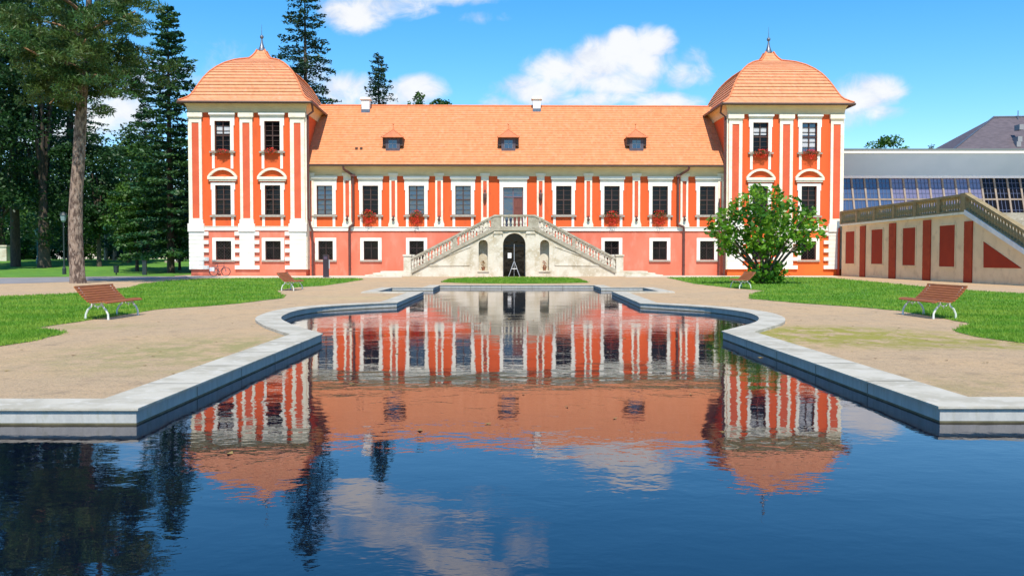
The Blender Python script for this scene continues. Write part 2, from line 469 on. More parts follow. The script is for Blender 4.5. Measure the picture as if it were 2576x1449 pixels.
def water_mat():
    m = bpy.data.materials.new('pond_water'); m.use_nodes = True
    t = NT(m.node_tree); t.n.clear(); out = t.new('ShaderNodeOutputMaterial')
    tc = t.new('ShaderNodeTexCoord'); v = tc.outputs['Object']
    h1 = t.noise(t.scale(v, (1.0, 1.25, 1)), 3.4, 3, .5, .3)
    h2 = t.noise(t.scale(v, (1.0, 1.5, 1)), 11, 2, .5, .2)
    h3 = t.noise(t.scale(v, (1, 1, 1)), .8, 2, .5)
    gust = t.smooth(t.noise(t.scale(v, (.6, 1, 1)), .45, 3), .35, .65, .18, .50)
    h = t.math('ADD', t.math('MULTIPLY', h1, .0052), t.math('ADD', t.math('MULTIPLY', h2, .0011), t.math('MULTIPLY', h3, .008)))
    h = t.math('MULTIPLY', h, gust)
    b = t.new('ShaderNodeBump'); b.inputs['Strength'].default_value = 1; b.inputs['Distance'].default_value = 1.0
    t.put(b.inputs['Height'], h)
    df = t.new('ShaderNodeBsdfDiffuse'); df.inputs[0].default_value = (.002, .004, .013, 1)
    gl = t.new('ShaderNodeBsdfGlossy'); gl.inputs[0].default_value = (.98, .93, .94, 1); gl.inputs['Roughness'].default_value = .012
    fr = t.new('ShaderNodeFresnel'); fr.inputs[0].default_value = 1.85
    t.link(b.outputs[0], gl.inputs['Normal']); t.link(b.outputs[0], fr.inputs['Normal'])
    mx = t.new('ShaderNodeMixShader'); t.link(fr.outputs[0], mx.inputs[0]); t.link(df.outputs[0], mx.inputs[1]); t.link(gl.outputs[0], mx.inputs[2])
    t.link(mx.outputs[0], out.inputs[0])
    return m


polysheet('water', [WALLIN], WATZ, water_mat())


def rim():
    root = empty('pool_rim', (0, 8, 0), 0, 'pale stone rim around the long ornamental pool with curved bays', 'pool edge')
    n = len(POOL); mb = MB(); wb = MB(); sb = MB(); off = Vector((0, -8, 0))
    J = []
    for i in range(n):
        a, b = POOL[i], POOL[(i + 1) % n]; oa, ob = OUTER[i], OUTER[(i + 1) % n]; wa, w2 = WALLIN[i], WALLIN[(i + 1) % n]
        V = lambda p, z: Vector((p[0], p[1], z)) + off
        zt, zb = LIPZ, LIPZ - .022
        mb.add([V(a, zt), V(b, zt), V(ob, zt), V(oa, zt), V(a, zb), V(b, zb), V(ob, -.03), V(oa, -.03), V(wa, zb), V(w2, zb)],
               [(0, 3, 2, 1), (0, 1, 5, 4), (4, 5, 9, 8), (3, 7, 6, 2)])
        wb.add([V(wa, zb), V(w2, zb), V(w2, WATZ + .018), V(wa, WATZ + .018)], [(0, 1, 2, 3)])
        sb.add([V(wa, WATZ + .018), V(w2, WATZ + .018), V(w2, -.8), V(wa, -.8)], [(0, 1, 2, 3)])
    for m_ in (mb, wb, sb):
        m_.f = m_.f
    wb.build('wall', PWALL, root); sb.build('waterline', STAIN, root)
    # joints between the slabs, cut as thin dark grooves
    jb = mb; jb.mi = 1
    for i in range(n):
        a, b = Vector(POOL[i]), Vector(POOL[(i + 1) % n]); L = (b - a).length
        if L < 2.2: continue
        k = int(L / 1.5); e = (b - a) / L; o = Vector(OUTER[i]) - a
        nrm = Vector((-e.y, e.x));
        if nrm.dot(o) < 0: nrm = -nrm
        for j in range(1, k):
            p = a + e * (L * j / k); w_ = e * .010
            q = p + nrm * (COPW - .01); p = p + nrm * .006
            z = LIPZ + .002
            jb.add([(p.x - w_.x, p.y - w_.y - 8, z), (p.x + w_.x, p.y + w_.y - 8, z), (q.x + w_.x, q.y + w_.y - 8, z), (q.x - w_.x, q.y - w_.y - 8, z)], [(0, 1, 2, 3)])
            p = p + nrm * .018
            jb.add([(p.x - w_.x, p.y - w_.y - 8, LIPZ - .022), (p.x + w_.x, p.y + w_.y - 8, LIPZ - .022), (p.x + w_.x, p.y + w_.y - 8, WATZ), (p.x - w_.x, p.y - w_.y - 8, WATZ)], [(0, 1, 2, 3)])
    mb.build('coping', [COPING, JOINT], root)


rim()


def rag(pts, amp=.12, step=.5, seed=0):
    rnd = random.Random(seed); out = []
    n = len(pts)
    for i in range(n):
        a, b = Vector(pts[i]), Vector(pts[(i + 1) % n]); L = (b - a).length; k = max(1, min(60, int(L / step)))
        e = (b - a) / max(L, 1e-6); nr = Vector((-e.y, e.x))
        for j in range(k):
            o = nr * rnd.uniform(-amp, amp) if j else Vector((0, 0))
            out.append(tuple(a + (b - a) * (j / k) + o))
    return out


def gg(lst): return [g2(x, y, 0.02) for x, y in lst]


LAWN_L = gg([(0, 745), (176, 738), (331, 722), (352, 714), (420, 706.5), (510, 701), (603, 699.6), (760, 699.3), (895, 699.8), (916, 702.5), (874, 709.5), (812, 718.5), (750, 721.7), (690, 731),
             (705, 736), (717, 742.5), (712, 749), (603.6, 762), (510, 769.6), (411, 775.5), (345, 785), (280, 796), (218, 804), (116, 819), (90, 824), (130, 828), (163, 833), (151, 840), (70, 857.6), (0, 868)]) + [(-14, 13.4), (-40, 20), (-45, 33)]
LAWN_C = gg([(1110, 709.4), (1127, 702), (1170, 698.6), (1258, 697), (1340, 697), (1420, 698.6), (1455, 701), (1481, 710.5), (1400, 712.2), (1292, 712.8), (1180, 712)])
LAWN_R = gg([(1677.5, 697.8), (1746, 713.4), (1850, 725), (1923, 730.5), (1895, 736), (1885, 741.5), (1889, 751), (2012, 761.3), (2067, 765), (2164, 771.7), (2260, 779.8), (2341, 794), (2445, 813.7), (2399, 828),
             (2454, 844.4), (2576, 860.6)]) + [(14, 14.6), (24.2, 20), (24.2, 36), g2(2576, 737.8, .02), g2(2421, 729, .02), g2(2319, 720.5, .02), g2(2182, 707, .02), g2(2079, 698, .02), g2(1892, 696, .02)]
LAWNS = []
for pts, sd in ((LAWN_L, 1), (LAWN_C, 2), (LAWN_R, 3)):
    r_ = rag(pts, .06, .45, sd); LAWNS.append(r_)
    polysheet('lawn', [r_], 0.010, LAWN)

# paving and park road
O = Vector((0.16, 71.0, 0)); TH = R(1.1)
PU = Vector((math.cos(TH), math.sin(TH), 0)); PN = Vector((-math.sin(TH), math.cos(TH), 0))
def pw(u, v): p = O + PU * u + PN * v; return (p.x, p.y)


polysheet('paving', [[g2(470, 698.8, 0), g2(920, 698.8, 0), g2(1010, 698, 0), pw(-8.8, -.1), pw(-16, -.1), pw(-16, -1.1), pw(-25.6, -1.1)]], 0.004, PAVE)
polysheet('paving', [[g2(1575, 697.5, 0), g2(1690, 697.3, 0), g2(2110, 697.0, 0), pw(25.2, -1.1), pw(16, -1.1), pw(16, -.1), pw(8.8, -.1)]], 0.004, PAVE)
polysheet('road', [[g2(-60, 716, 0), g2(100, 712, 0), g2(240, 707, 0), g2(400, 702, 0), g2(475, 699, 0), pw(-25.6, -1.1), g2(440, 696, 0), g2(300, 695.5, 0), g2(180, 697, 0), g2(60, 699, 0), g2(-60, 700.5, 0)]], 0.008, PAVE_SHADE)


# grass blades: dense near, coarser far
def inside(px, py, poly):
    p = np.array(poly); x, y = p[:, 0], p[:, 1]; x2, y2 = np.roll(x, -1), np.roll(y, -1)
    res = np.zeros(len(px), bool)
    for a, b, c, d in zip(x, y, x2, y2):
        if b == d: continue
        cond = ((b > py) != (d > py)) & (px < (c - a) * (py - b) / (d - b) + a)
        res ^= cond
    return res


def fast_mesh(name, verts, nper, m, parent=None, smooth=False):
    """faces of nper vertices each, laid out one after another"""
    me = bpy.data.meshes.new(name); nv = len(verts); nf = nv // nper
    me.vertices.add(nv); me.vertices.foreach_set('co', np.asarray(verts, np.float32).ravel())
    me.loops.add(nv); me.loops.foreach_set('vertex_index', np.arange(nv, dtype=np.int32))
    me.polygons.add(nf); me.polygons.foreach_set('loop_start', np.arange(0, nv, nper, dtype=np.int32))
    me.materials.append(m); me.update(); me.validate()
    o = bpy.data.objects.new(name, me); COL.objects.link(o)
    if parent: o.parent = parent
    return o


GRASSM = leaf_mat('grass_blades', (.09, .23, .012), (.17, .37, .022), (.25, .38, .035), trans=.3, rough=.6)
rg = np.random.default_rng(5)


def blades(poly, n, name='grass'):
    p = np.array(poly); lo, hi = p.min(0), p.max(0); lo[0] = max(lo[0], -34); hi[0] = min(hi[0], 34)
    acc = []
    while sum(len(a) for a in acc) < n:
        q = rg.uniform(0, 1, (n * 3, 2)); X = lo[0] + q[:, 0] * (hi[0] - lo[0])
        Y = 1 / (1 / hi[1] + q[:, 1] * (1 / lo[1] - 1 / hi[1]))      # denser towards the near side
        keep = (rg.uniform(0, 1, len(X)) < np.clip(14 / Y, 0, 1)) & (np.abs(X) < Y * .64 + 3)
        X, Y = X[keep], Y[keep]; k = inside(X, Y, poly); acc.append(np.stack([X[k], Y[k]], 1))
        if len(acc) > 12: break
    P = np.concatenate(acc)[:n]; n = len(P); P = P + rg.normal(0, .045, P.shape); sz = np.clip(P[:, 1] / 18, .8, 3.2)
    a = rg.uniform(0, 2 * np.pi, n); h = rg.uniform(.03, .065, n) * sz ** .45; w = .0085 * sz; b = rg.uniform(0, 2 * np.pi, n); ln = rg.uniform(.2, .8, n) * h
    V = np.zeros((n, 3, 3))
    V[:, 0, 0] = P[:, 0] - np.cos(a) * w; V[:, 0, 1] = P[:, 1] - np.sin(a) * w
    V[:, 1, 0] = P[:, 0] + np.cos(a) * w; V[:, 1, 1] = P[:, 1] + np.sin(a) * w
    V[:, 2, 0] = P[:, 0] + np.cos(b) * ln; V[:, 2, 1] = P[:, 1] + np.sin(b) * ln; V[:, 2, 2] = h
    V[:, :, 2] += .004
    o = fast_mesh(name, V.reshape(-1, 3), 3, GRASSM); label(o, kind='stuff')


blades(LAWNS[0], 90000); blades(LAWNS[1], 9000); blades(LAWNS[2], 80000)


# ------------------------------------------------------------------ the palace
def loc(px, py, v=0.0):
    """photo point -> (u, z) on the palace plane at depth v"""
    d = pdir(px, py); C0 = Vector((0, 0, CAMZ)); Q = O + PN * v
    t = (Q - C0).dot(PN) / d.dot(PN); P = C0 + d * t
    return (P - O).dot(PU), P.z


def U(px, v=0.0): return loc(px, 560, v)[0]
def ZT(py): return loc(640, py, -1.0)[1]
def ZW(py): return loc(1150, py, 0.0)[1]


pal = empty('palace', O, TH, 'orange and white baroque palace with two domed corner towers and long tiled wing', 'palace')


def wall_holes(mb, u0, u1, z0, z1, v, holes, dep=.28):
    us = sorted({u0, u1, *[h[0] for h in holes], *[h[1] for h in holes]})
    zs = sorted({z0, z1, *[h[2] for h in holes], *[h[3] for h in holes]})
    us = [u for u in us if u0 <= u <= u1]; zs = [z for z in zs if z0 <= z <= z1]
    for i in range(len(us) - 1):
        for j in range(len(zs) - 1):
            cu, cz = (us[i] + us[i + 1]) / 2, (zs[j] + zs[j + 1]) / 2
            if any(h[0] < cu < h[1] and h[2] < cz < h[3] for h in holes): continue
            mb.poly([(us[i], v, zs[j]), (us[i + 1], v, zs[j]), (us[i + 1], v, zs[j + 1]), (us[i], v, zs[j + 1])])
    for a, b, c, d in holes:
        c = max(c, z0); d = min(d, z1)
        if c >= d: continue
        mb.poly([(a, v, c), (a, v, d), (a, v + dep, d), (a, v + dep, c)])
        mb.poly([(b, v, d), (b, v, c), (b, v + dep, c), (b, v + dep, d)])
        mb.poly([(a, v, d), (b, v, d), (b, v + dep, d), (a, v + dep, d)])
        mb.poly([(b, v, c), (a, v, c), (a, v + dep, c), (b, v + dep, c)])


TU = [loc(477.5, 400, -1)[0], loc(767.5, 400, -1)[0]]      # left tower walls
TR = [loc(1832, 400, -1)[0], loc(2119, 400, -1)[0]]        # right tower walls
zBandT, zBandB = ZW(572.8), ZW(581.5)
zSplit = (zBandT + zBandB) / 2
# windows: (centre px, half width px of glass)
W_UP = [817, 932.4, 1048, 1165, 1417.9, 1539, 1660, 1779]
W_LOW = [819, 933, 1048, 1539, 1660, 1779]
hw = .615
zu0, zu1 = ZW(540.5), ZW(468); zl0, zl1 = ZW(653.5), ZW(606.5)
wing_holes_up = [(U(x) - hw, U(x) + hw, zu0, zu1) for x in W_UP]
FLOORZ = 3.72
door_h = (U(1265.6), U(1316.2), FLOORZ, ZW(471.5))
wing_holes_lo = [(U(x) - hw * .93, U(x) + hw * .93, zl0, zl1) for x in W_LOW]
zWTop = ZW(424)
mb = MB(); wall_holes(mb, TU[1], TR[0], zSplit, zWTop, 0, wing_holes_up + [door_h])
mb.box(TU[1], TR[0], 11.0, 11.2, 0, zWTop)
mb.build('wall', ORANGE, pal)
mb = MB(); wall_holes(mb, TU[1], TR[0], 0, zSplit, 0, wing_holes_lo + [(U(1262), U(1325), 0, 2.9)])
mb.build('wall', SALMON, pal)
# string course
mb = MB(); mb.box(TU[1], TR[0], -.10, -.002, zBandB, zBandT); mb.box(TU[1], TR[0], -.15, -.002, zBandT + .003, zBandT + .06)
mb.build('string_course', WHITE, pal)


def window(u, v, z0, z1, h, kind, glass=GLASS, parent=pal, wsur=.27, top=.45, foot=None, hood=None, ped=None, m_s=WHITE):
    """surround (part) with frame, pane and sill as sub-parts"""
    a, b = u - h, u + h; pr = v - .07
    mb = MB(); g = .003
    mb.box(a - wsur, a, pr, v - g, z0 - (.0 if kind == 'up' else .02), z1 + top)
    mb.box(b, b + wsur, pr, v - g, z0 - (.0 if kind == 'up' else .02), z1 + top)
    mb.box(a, b, pr, v - g, z1, z1 + top)
    if kind == 'up':      # ears and side bands
        mb.box(a - wsur - .07, a - wsur, pr, v - g, z1 - .35, z1 + top)
        mb.box(b + wsur, b + wsur + .07, pr, v - g, z1 - .35, z1 + top)
        mb.box(a - wsur + .05, a - .02, pr + .02, v - g, foot, z0 - .18)
        mb.box(b + .02, b + wsur - .05, pr + .02, v - g, foot, z0 - .18)
    mb.box(a - .02, a + .03, pr - .02, pr + .0, z0, z1) if False else None
    if hood:
        mb.box(a - wsur - .14, b + wsur + .14, v - .24, v - g, hood[0], hood[1])
        mb.box(a - wsur - .09, b + wsur + .09, v - .16, v - g, hood[0] - .09, hood[0] - .002)
        if hood[2]: mb.box(a - wsur - .07, b + wsur + .07, pr + .01, v - g, z1 + top + .001, hood[0] - .095)
    w = mb.build('window', m_s, parent)
    mb = MB()
    if kind == 'up': mb.box(a - wsur - .12, b + wsur + .12, v - .19, v - g, z0 - .17, z0 - .05); mb.box(a - .02, b + .02, v - .10, v + .26, z0 - .05 + .001, z0 + .0)
    else: mb.box(a - wsur - .03, b + wsur + .03, v - .14, v - g, z0 - .16, z0 - .022)
    mb.build('sill', SILL, w)
    fv = v + .17; mb = MB(); t = .055
    for q in ((a, a + t, z0, z1), (b - t, b, z0, z1), (a + t, b - t, z0, z0 + t), (a + t, b - t, z1 - t, z1)):
        mb.box(q[0], q[1], fv - .03, fv + .04, q[2], q[3])
    if kind == 'up':
        zm = z0 + (z1 - z0) * .52
        mb.box(a + t, b - t, fv - .05, fv + .04, zm - .05, zm + .05)
        mb.box(u - .045, u + .045, fv - .04, fv + .04, z0 + t, zm - .05); mb.box(u - .04, u + .04, fv - .04, fv + .04, zm + .05, z1 - t)
        for k in (1, 2):
            for lo_, hi_ in ((z0, zm), (zm, z1)):
                zz = lo_ + (hi_ - lo_) * k / 3 + .01
                mb.box(a + t, u - .045, fv - .02, fv + .02, zz - .014, zz + .014); mb.box(u + .045, b - t, fv - .02, fv + .02, zz - .014, zz + .014)
    else:
        mb.box(a + t, b - t, fv - .03, fv + .04, z0 + (z1 - z0) * .62 - .03, z0 + (z1 - z0) * .62 + .03)
        mb.box(u - .03, u + .03, fv - .03, fv + .04, z0 + t, z1 - t)
    mb.build('frame', WOODF, w)
    if kind != 'up':
        mb = MB(); gv = v + .03; H = z1 - z0; W2 = b - a; n = 7
        for k in range(-n, n + 1):   # wrought lattice: two families of diagonals
            for s_ in (1, -1):
                pts = []
                for e in np.linspace(0, 1, 2):
                    pass
                c0 = k * W2 / 5
                p0 = (c0, 0); p1 = (c0 + s_ * H, H)
                # clip to opening
                xs = []
                for q in np.linspace(0, 1, 41):
                    x = p0[0] + (p1[0] - p0[0]) * q; z = H * q
                    if 0 <= x <= W2: xs.append((x, z))
                if len(xs) > 3:
                    mb.tube([(a + xs[0][0], gv, z0 + xs[0][1]), (a + xs[-1][0], gv, z0 + xs[-1][1])], .011, 4, False)
        mb.build('grille', IRON, w)
    mb = MB(); mb.box(a, b, fv + .05, fv + .09, z0, z1)
    mb.build('pane', glass, w)
    if ped is not None:
        mb = MB(); zb_, zt_, hwp = ped; n = 18; vv = v - .26; th = .17
        mb.box(u - hwp, u + hwp, vv, v - g, zb_, zb_ + .2)
        mb.box(u - hwp + .1, u + hwp - .1, vv + .08, v - g, zb_ - .14, zb_ - .002)
        rise = zt_ - (zb_ + .2) - .0; rr = (hwp ** 2 + rise ** 2) / (2 * rise); cz = zt_ - rr
        rr2 = rr - th
        def arcp(r, x): return cz + math.sqrt(max(r * r - x * x, 0))
        pts_o = [(-hwp + 2 * hwp * i / n) for i in range(n + 1)]
        for i in range(n):
            x0, x1 = pts_o[i], pts_o[i + 1]
            zo0, zo1 = arcp(rr, x0), arcp(rr, x1); zi0, zi1 = max(arcp(rr2, x0), zb_ + .2), max(arcp(rr2, x1), zb_ + .2)
            mb.extrude([(u + x0, vv, zi0), (u + x1, vv, zi1), (u + x1, vv, max(zo1, zi1 + .01)), (u + x0, vv, max(zo0, zi0 + .01))], (0, .255, 0))
        mb.build('pediment', CREAM, w)
    return w


blue_ix = {3}
for i, x in enumerate(W_UP):
    window(U(x), 0, zu0, zu1, hw, 'up', GLASSB if i in (0, 2, 3) else GLASS, foot=zBandT + .063, hood=(ZW(450.5), ZW(444.3), True), top=.30)
for i, x in enumerate(W_LOW):
    window(U(x), 0, zl0, zl1, hw * .93, 'low', top=.25)
# central door
u0, u1, z0, z1 = door_h
mb = MB(); mb.box(u0 - .28, u0, -.08, -.003, FLOORZ, z1 + .35); mb.box(u1, u1 + .28, -.08, -.003, FLOORZ, z1 + .35); mb.box(u0, u1, -.08, -.003, z1, z1 + .35)
mb.box(u0 - .45, u1 + .45, -.24, -.003, ZW(450.5), ZW(444.3)); mb.box(u0 - .35, u1 + .35, -.14, -.003, ZW(453.5), ZW(450.5) - .002); mb.box(u0 - .3, u1 + .3, -.06, -.003, z1 + .351, ZW(453.5) - .002)
dsur = mb.build('door', WHITE, pal)
zt = ZW(495.5); um = (u0 + u1) / 2
mb = MB(); mb.box(u0, u0 + .07, .12, .2, FLOORZ, z1); mb.box(u1 - .07, u1, .12, .2, FLOORZ, z1); mb.box(u0 + .07, u1 - .07, .12, .2, z1 - .07, z1)
mb.box(u0 + .07, u1 - .07, .10, .2, zt - .05, zt + .05); mb.box(um - .035, um + .035, .12, .2, zt + .05, z1 - .07); mb.box(um - .04, um + .04, .11, .2, FLOORZ, zt - .05)
for k in (1, 2): mb.box(u0 + .07, u1 - .07, .14, .18, zt + .05 + (z1 - zt) * k / 3 - .012, zt + .05 + (z1 - zt) * k / 3 + .012)
mb.build('frame', mat('mauve_frame', (.16, .10, .12), None, rough=.4), dsur)
mb = MB(); mb.box(u0, u1, .2, .24, zt, z1); mb.box(u0, um, .2, .24, FLOORZ, zt); mb.build('pane', GLASSB, dsur)
mb = MB(); mb.box(um + .04, u1 - .07, .15, .2, FLOORZ, zt - .05)
for k in range(3):
    zz = FLOORZ + .15 + k * .75; mb.box(um + .14, u1 - .17, .13, .15, zz, zz + .6)
mb.build('door_leaf', DOORW, dsur)

# wing pilasters
P_W = [874.5, 990, 1105, 1220, 1359.8, 1479.4, 1600, 1720.4]
zpt = ZW(441.5)


def pilaster(u, v, zb_, zt_, w, pw_, cap, lamp=None, foot=True, pan=(.25, .35), mcol=CREAM, panelm=ORANGE2):
    mb = MB(); h = w / 2; g = .003; p = pw_ / 2
    mb.box(u - h, u - p, v - .12, v - g, zb_, zt_); mb.box(u + p, u + h, v - .12, v - g, zb_, zt_)
    mb.box(u - p, u + p, v - .12, v - g, zb_, zb_ + pan[0]); mb.box(u - p, u + p, v - .12, v - g, zt_ - pan[1], zt_)
    mb.box(u - h - .09, u + h + .09, v - .25, v - g, zt_ + .001, zt_ + cap)
    mb.box(u - h - .04, u + h + .04, v - .18, v - .125, zt_ - .08, zt_ - .001)
    if foot:
        mb.box(u - h - .10, u + h + .10, v - .16, v - .125, zb_, zb_ + .16)
        mb.box(u - h - .10, u - h - .002, v - .125, v - g, zb_, zb_ + .16); mb.box(u + h + .002, u + h + .10, v - .125, v - g, zb_, zb_ + .16)
        for k in range(5):      # flared foot
            e = .10 * (1 - k / 5) ** 2; mb.box(u - h - e, u - h - .001, v - .115, v - g, zb_ + .162 + k * .09, zb_ + .16 + (k + 1) * .09)
            mb.box(u + h + .001, u + h + e, v - .115, v - g, zb_ + .162 + k * .09, zb_ + .16 + (k + 1) * .09)
    o = mb.build('pilaster', mcol, pal)
    mb = MB(); mb.box(u - p, u + p, v - .075, v - g, zb_ + pan[0], zt_ - pan[1]); mb.build('panel', panelm, o)
    return o


for i, x in enumerate(P_W):
    pilaster(U(x), 0, zBandT + .063, zpt - .02, .60, .30, .17, pan=(.75, .42))
for x, w_ in ((783.2, .42), (1812, .42)):
    pilaster(U(x), 0, zBandT + .063, zpt - .02, w_, .12, .17, foot=False, pan=(.4, .42))
# lamps on the pilasters
for i, x in enumerate(P_W):
    u = U(x); mb = MB()
    if i in (3, 4):
        z = ZW(495); mb.tube([(u, -.1, z + .45), (u, -.30, z + .5), (u, -.32, z + .33)], .02, 6)
        mb.lathe([(.03, .34), (.10, .26), (.15, .2), (.14, -.12), (.07, -.28), (.03, -.36)], (u, -.32, z), 6)
        mb.box(u - .06, u + .06, -.14, -.076, z + .38, z + .52)
        mb.build('wall_lantern', BROWN, pal)
    else:
        z = ZW(553); mb.tube([(u, -.12, z + .2), (u, -.26, z + .26), (u, -.28, z + .12)], .025, 6); mb.ball((u, -.28, z), .12, 8, 1.15)
        mb.box(u - .07, u + .07, -.16, -.121, z + .14, z + .30)
        mb.build('wall_lamp', BROWN, pal)


def cornice(mb, u0, u1, zb_, zt_, v, over, n=7, mitre=0.0):
    """cavetto cornice: profile (depth, height) extruded along u; mitre = the ends splay outwards by their overhang"""
    prof = [(0, zb_), (-.10, zb_), (-.10, zb_ + .10)]
    H = zt_ - zb_ - .16
    for k in range(n + 1):
        a = k / n * math.pi / 2
        prof.append((-.12 - (over - .17) * (1 - math.cos(a)), zb_ + .10 + H * math.sin(a)))
    prof += [(-over, zt_ - .06), (-over, zt_), (0, zt_)]
    m = len(prof)
    A = [(u0 + mitre * p[0], v + p[0], p[1]) for p in prof]; B = [(u1 - mitre * p[0], v + p[0], p[1]) for p in prof]
    mb.add(A + B, [(i, i + m, (i + 1) % m + m, (i + 1) % m) for i in range(m)] + [tuple(range(m)), tuple(reversed(range(m, 2 * m)))])


zE = loc(1290, 415, -.75)[1]
mb = MB(); cornice(mb, TU[1], TR[0], ZW(444), zE - .10, 0, .62); mb.build('cornice', TANC, pal, smooth=True)
# wing roof
EV, RV = -.78, 5.6
zR = loc(1290, 268.5, RV)[1]
def roof_z(v): return zE + (zR - zE) * (v - EV) / (RV - EV)
NCO = 25
mb = MB(); ua, ub = TU[1] - .35, TR[0] + .35
sl = Vector((0, RV - EV, zR - zE)); nr = Vector((0, -(zR - zE), RV - EV)).normalized()
for k in range(NCO):
    a = Vector((0, EV, zE)) + sl * (k / NCO); b = Vector((0, EV, zE)) + sl * ((k + 1) / NCO); ao = a + nr * .032; bo = b + nr * .008
    mb.poly([(ua, ao.y, ao.z), (ub, ao.y, ao.z), (ub, bo.y, bo.z), (ua, bo.y, bo.z)])
    a2 = a + nr * (.008 if k else -.05)
    mb.poly([(ua, a2.y, a2.z), (ub, a2.y, a2.z), (ub, ao.y, ao.z), (ua, ao.y, ao.z)])
bk = 2 * RV - EV
mb.poly([(ua, RV, zR + .005), (ub, RV, zR + .005), (ub, bk, zE), (ua, bk, zE)])
mb.poly([(ua, EV, zE - .05), (ua, 0, zE - .05), (ub, 0, zE - .05), (ub, EV, zE - .05)])
roof = mb.build('roof', TILE, pal)
mb = MB(); k = ua
mb.tube([(ua + .36, RV, zR + .03), (ub - .36, RV, zR + .03)], .10, 8)
mb.build('ridge_tile', HIPT, roof)
mb = MB(); mb.box(TU[1] + .02, TR[0] - .02, EV - .10, EV + .03, zE - .13, zE - .01); mb.build('gutter', GUTTER, roof)


def on_roof(px, py):
    """photo point on the front slope of the wing roof"""
    lo_, hi_ = EV, RV
    for _ in range(40):
        m_ = (lo_ + hi_) / 2; u_, z_ = loc(px, py, m_)
        if z_ > roof_z(m_): lo_ = m_
        else: hi_ = m_
    return loc(px, py, lo_)[0], lo_, roof_z(lo_)


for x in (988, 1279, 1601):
    uc, v0, zb_ = on_roof(x, 380.5)
    fv = v0 - .02; H = 1.12; hw_ = .56
    zt_ = zb_ + H; vb = v0 + (zt_ - zb_) * (RV - EV) / (zR - zE) + .3
    mb = MB()
    mb.extrude([(uc - hw_, fv, zb_ - .15), (uc - hw_, vb, zt_), (uc - hw_, fv, zt_)], (.06, 0, 0))
    mb.extrude([(uc + hw_ - .06, fv, zb_ - .15), (uc + hw_ - .06, vb, zt_), (uc + hw_ - .06, fv, zt_)], (.06, 0, 0))
    mb.box(uc - hw_ + .06, uc + hw_ - .06, fv, fv + .06, zb_ - .1, zb_ + .22); mb.box(uc - hw_ + .06, uc + hw_ - .06, fv, fv + .06, zt_ - .25, zt_)
    mb.box(uc - hw_ + .06, uc - .34, fv, fv + .06, zb_ + .22, zt_ - .25); mb.box(uc + .34, uc + hw_ - .06, fv, fv + .06, zb_ + .22, zt_ - .25)
    d = mb.build('dormer', mat('dormer_grey_%d' % x, (.10, .08, .10), (.07, .055, .07), 4, .6), pal)
    mb = MB(); mb.box(uc - .34, uc + .34, fv + .03, fv + .05, zb_ + .22, zt_ - .25); mb.build('pane', GLASSB, d)
    mb = MB()
    for q in (-.34, -.02, .30): mb.box(uc + q, uc + q + .04, fv + .0, fv + .029, zb_ + .22, zt_ - .25)
    mb.box(uc - .30, uc + .30, fv + .0, fv + .029, (zb_ + zt_) / 2 - .02, (zb_ + zt_) / 2 + .02); mb.build('frame', LEAD, d)
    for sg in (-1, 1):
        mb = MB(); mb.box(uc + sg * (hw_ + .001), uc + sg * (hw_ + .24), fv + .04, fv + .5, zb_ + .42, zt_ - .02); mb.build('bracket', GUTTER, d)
    mb = MB(); ov = .30; e0 = fv - ov; zz = zt_ + .03; ap = (uc, fv + .55, zt_ + .70)
    vbk = vb + .9
    L_, R_ = (uc - hw_ - ov, e0, zz - .08), (uc + hw_ + ov, e0, zz - .08)
    L1, R1 = (uc - hw_ - ov, vb + .1, zz - .08), (uc + hw_ + ov, vb + .1, zz - .08)
    apb = (uc, vbk, zt_ + .70)
    mb.add([L_, R_, ap, L1, R1, apb], [(0, 1, 2), (1, 4, 5, 2), (3, 0, 2, 5), (0, 3, 4, 1)])
    mb.build('dormer_roof', [DORM, DORM], d)
    mb = MB(); mb.tube([L_, ap], .06, 6); mb.tube([R_, ap], .06, 6); mb.tube([L_, R_], .05, 6); mb.tube([ap, (ap[0], ap[1], ap[2] + .35)], [.05, .02], 6); mb.ball((ap[0], ap[1], ap[2] + .4), .07, 8)
    mb.build('finial', HIPT, d)
mb = MB()
for x in (897, 909):
    uc, v0, zb_ = on_roof(x, 376); mb.box(uc - .1, uc + .1, v0 - .12, v0 + .1, zb_ - .02, zb_ + .14)
mb.build('roof_vent', GUTTER, pal)
for x0, x1, yb, yt, capy in ((909.5, 929.5, 284, 251, 245), (1341, 1360, 282, 250, 243)):
    uc, v0, zb_ = on_roof((x0 + x1) / 2, yb); ua_, ub_ = loc(x0, yb, v0)[0], loc(x1, yb, v0)[0]
    zt_ = loc(x0, yt, v0)[1]; zc = loc(x0, capy, v0)[1]
    mb = MB(); mb.box(ua_, ub_, v0, v0 + .7, zb_ - .3, zt_)
    ch = mb.build('chimney', CHIMW, pal, bevel=.01)
    mb = MB(); mb.box(ua_ - .12, ub_ + .12, v0 - .12, v0 + .82, zt_ + .001, (zt_ + zc) / 2); mb.box(ua_ - .06, ub_ + .06, v0 - .06, v0 + .76, (zt_ + zc) / 2 + .001, zc)
    mb.build('chimney_cap', CHIMW, ch)
    mb = MB(); mb.box(ua_ - .03, ub_ + .03, v0 - .03, v0 + .5, zb_ - .3, zb_ + .28); mb.build('flashing', LEAD, ch)


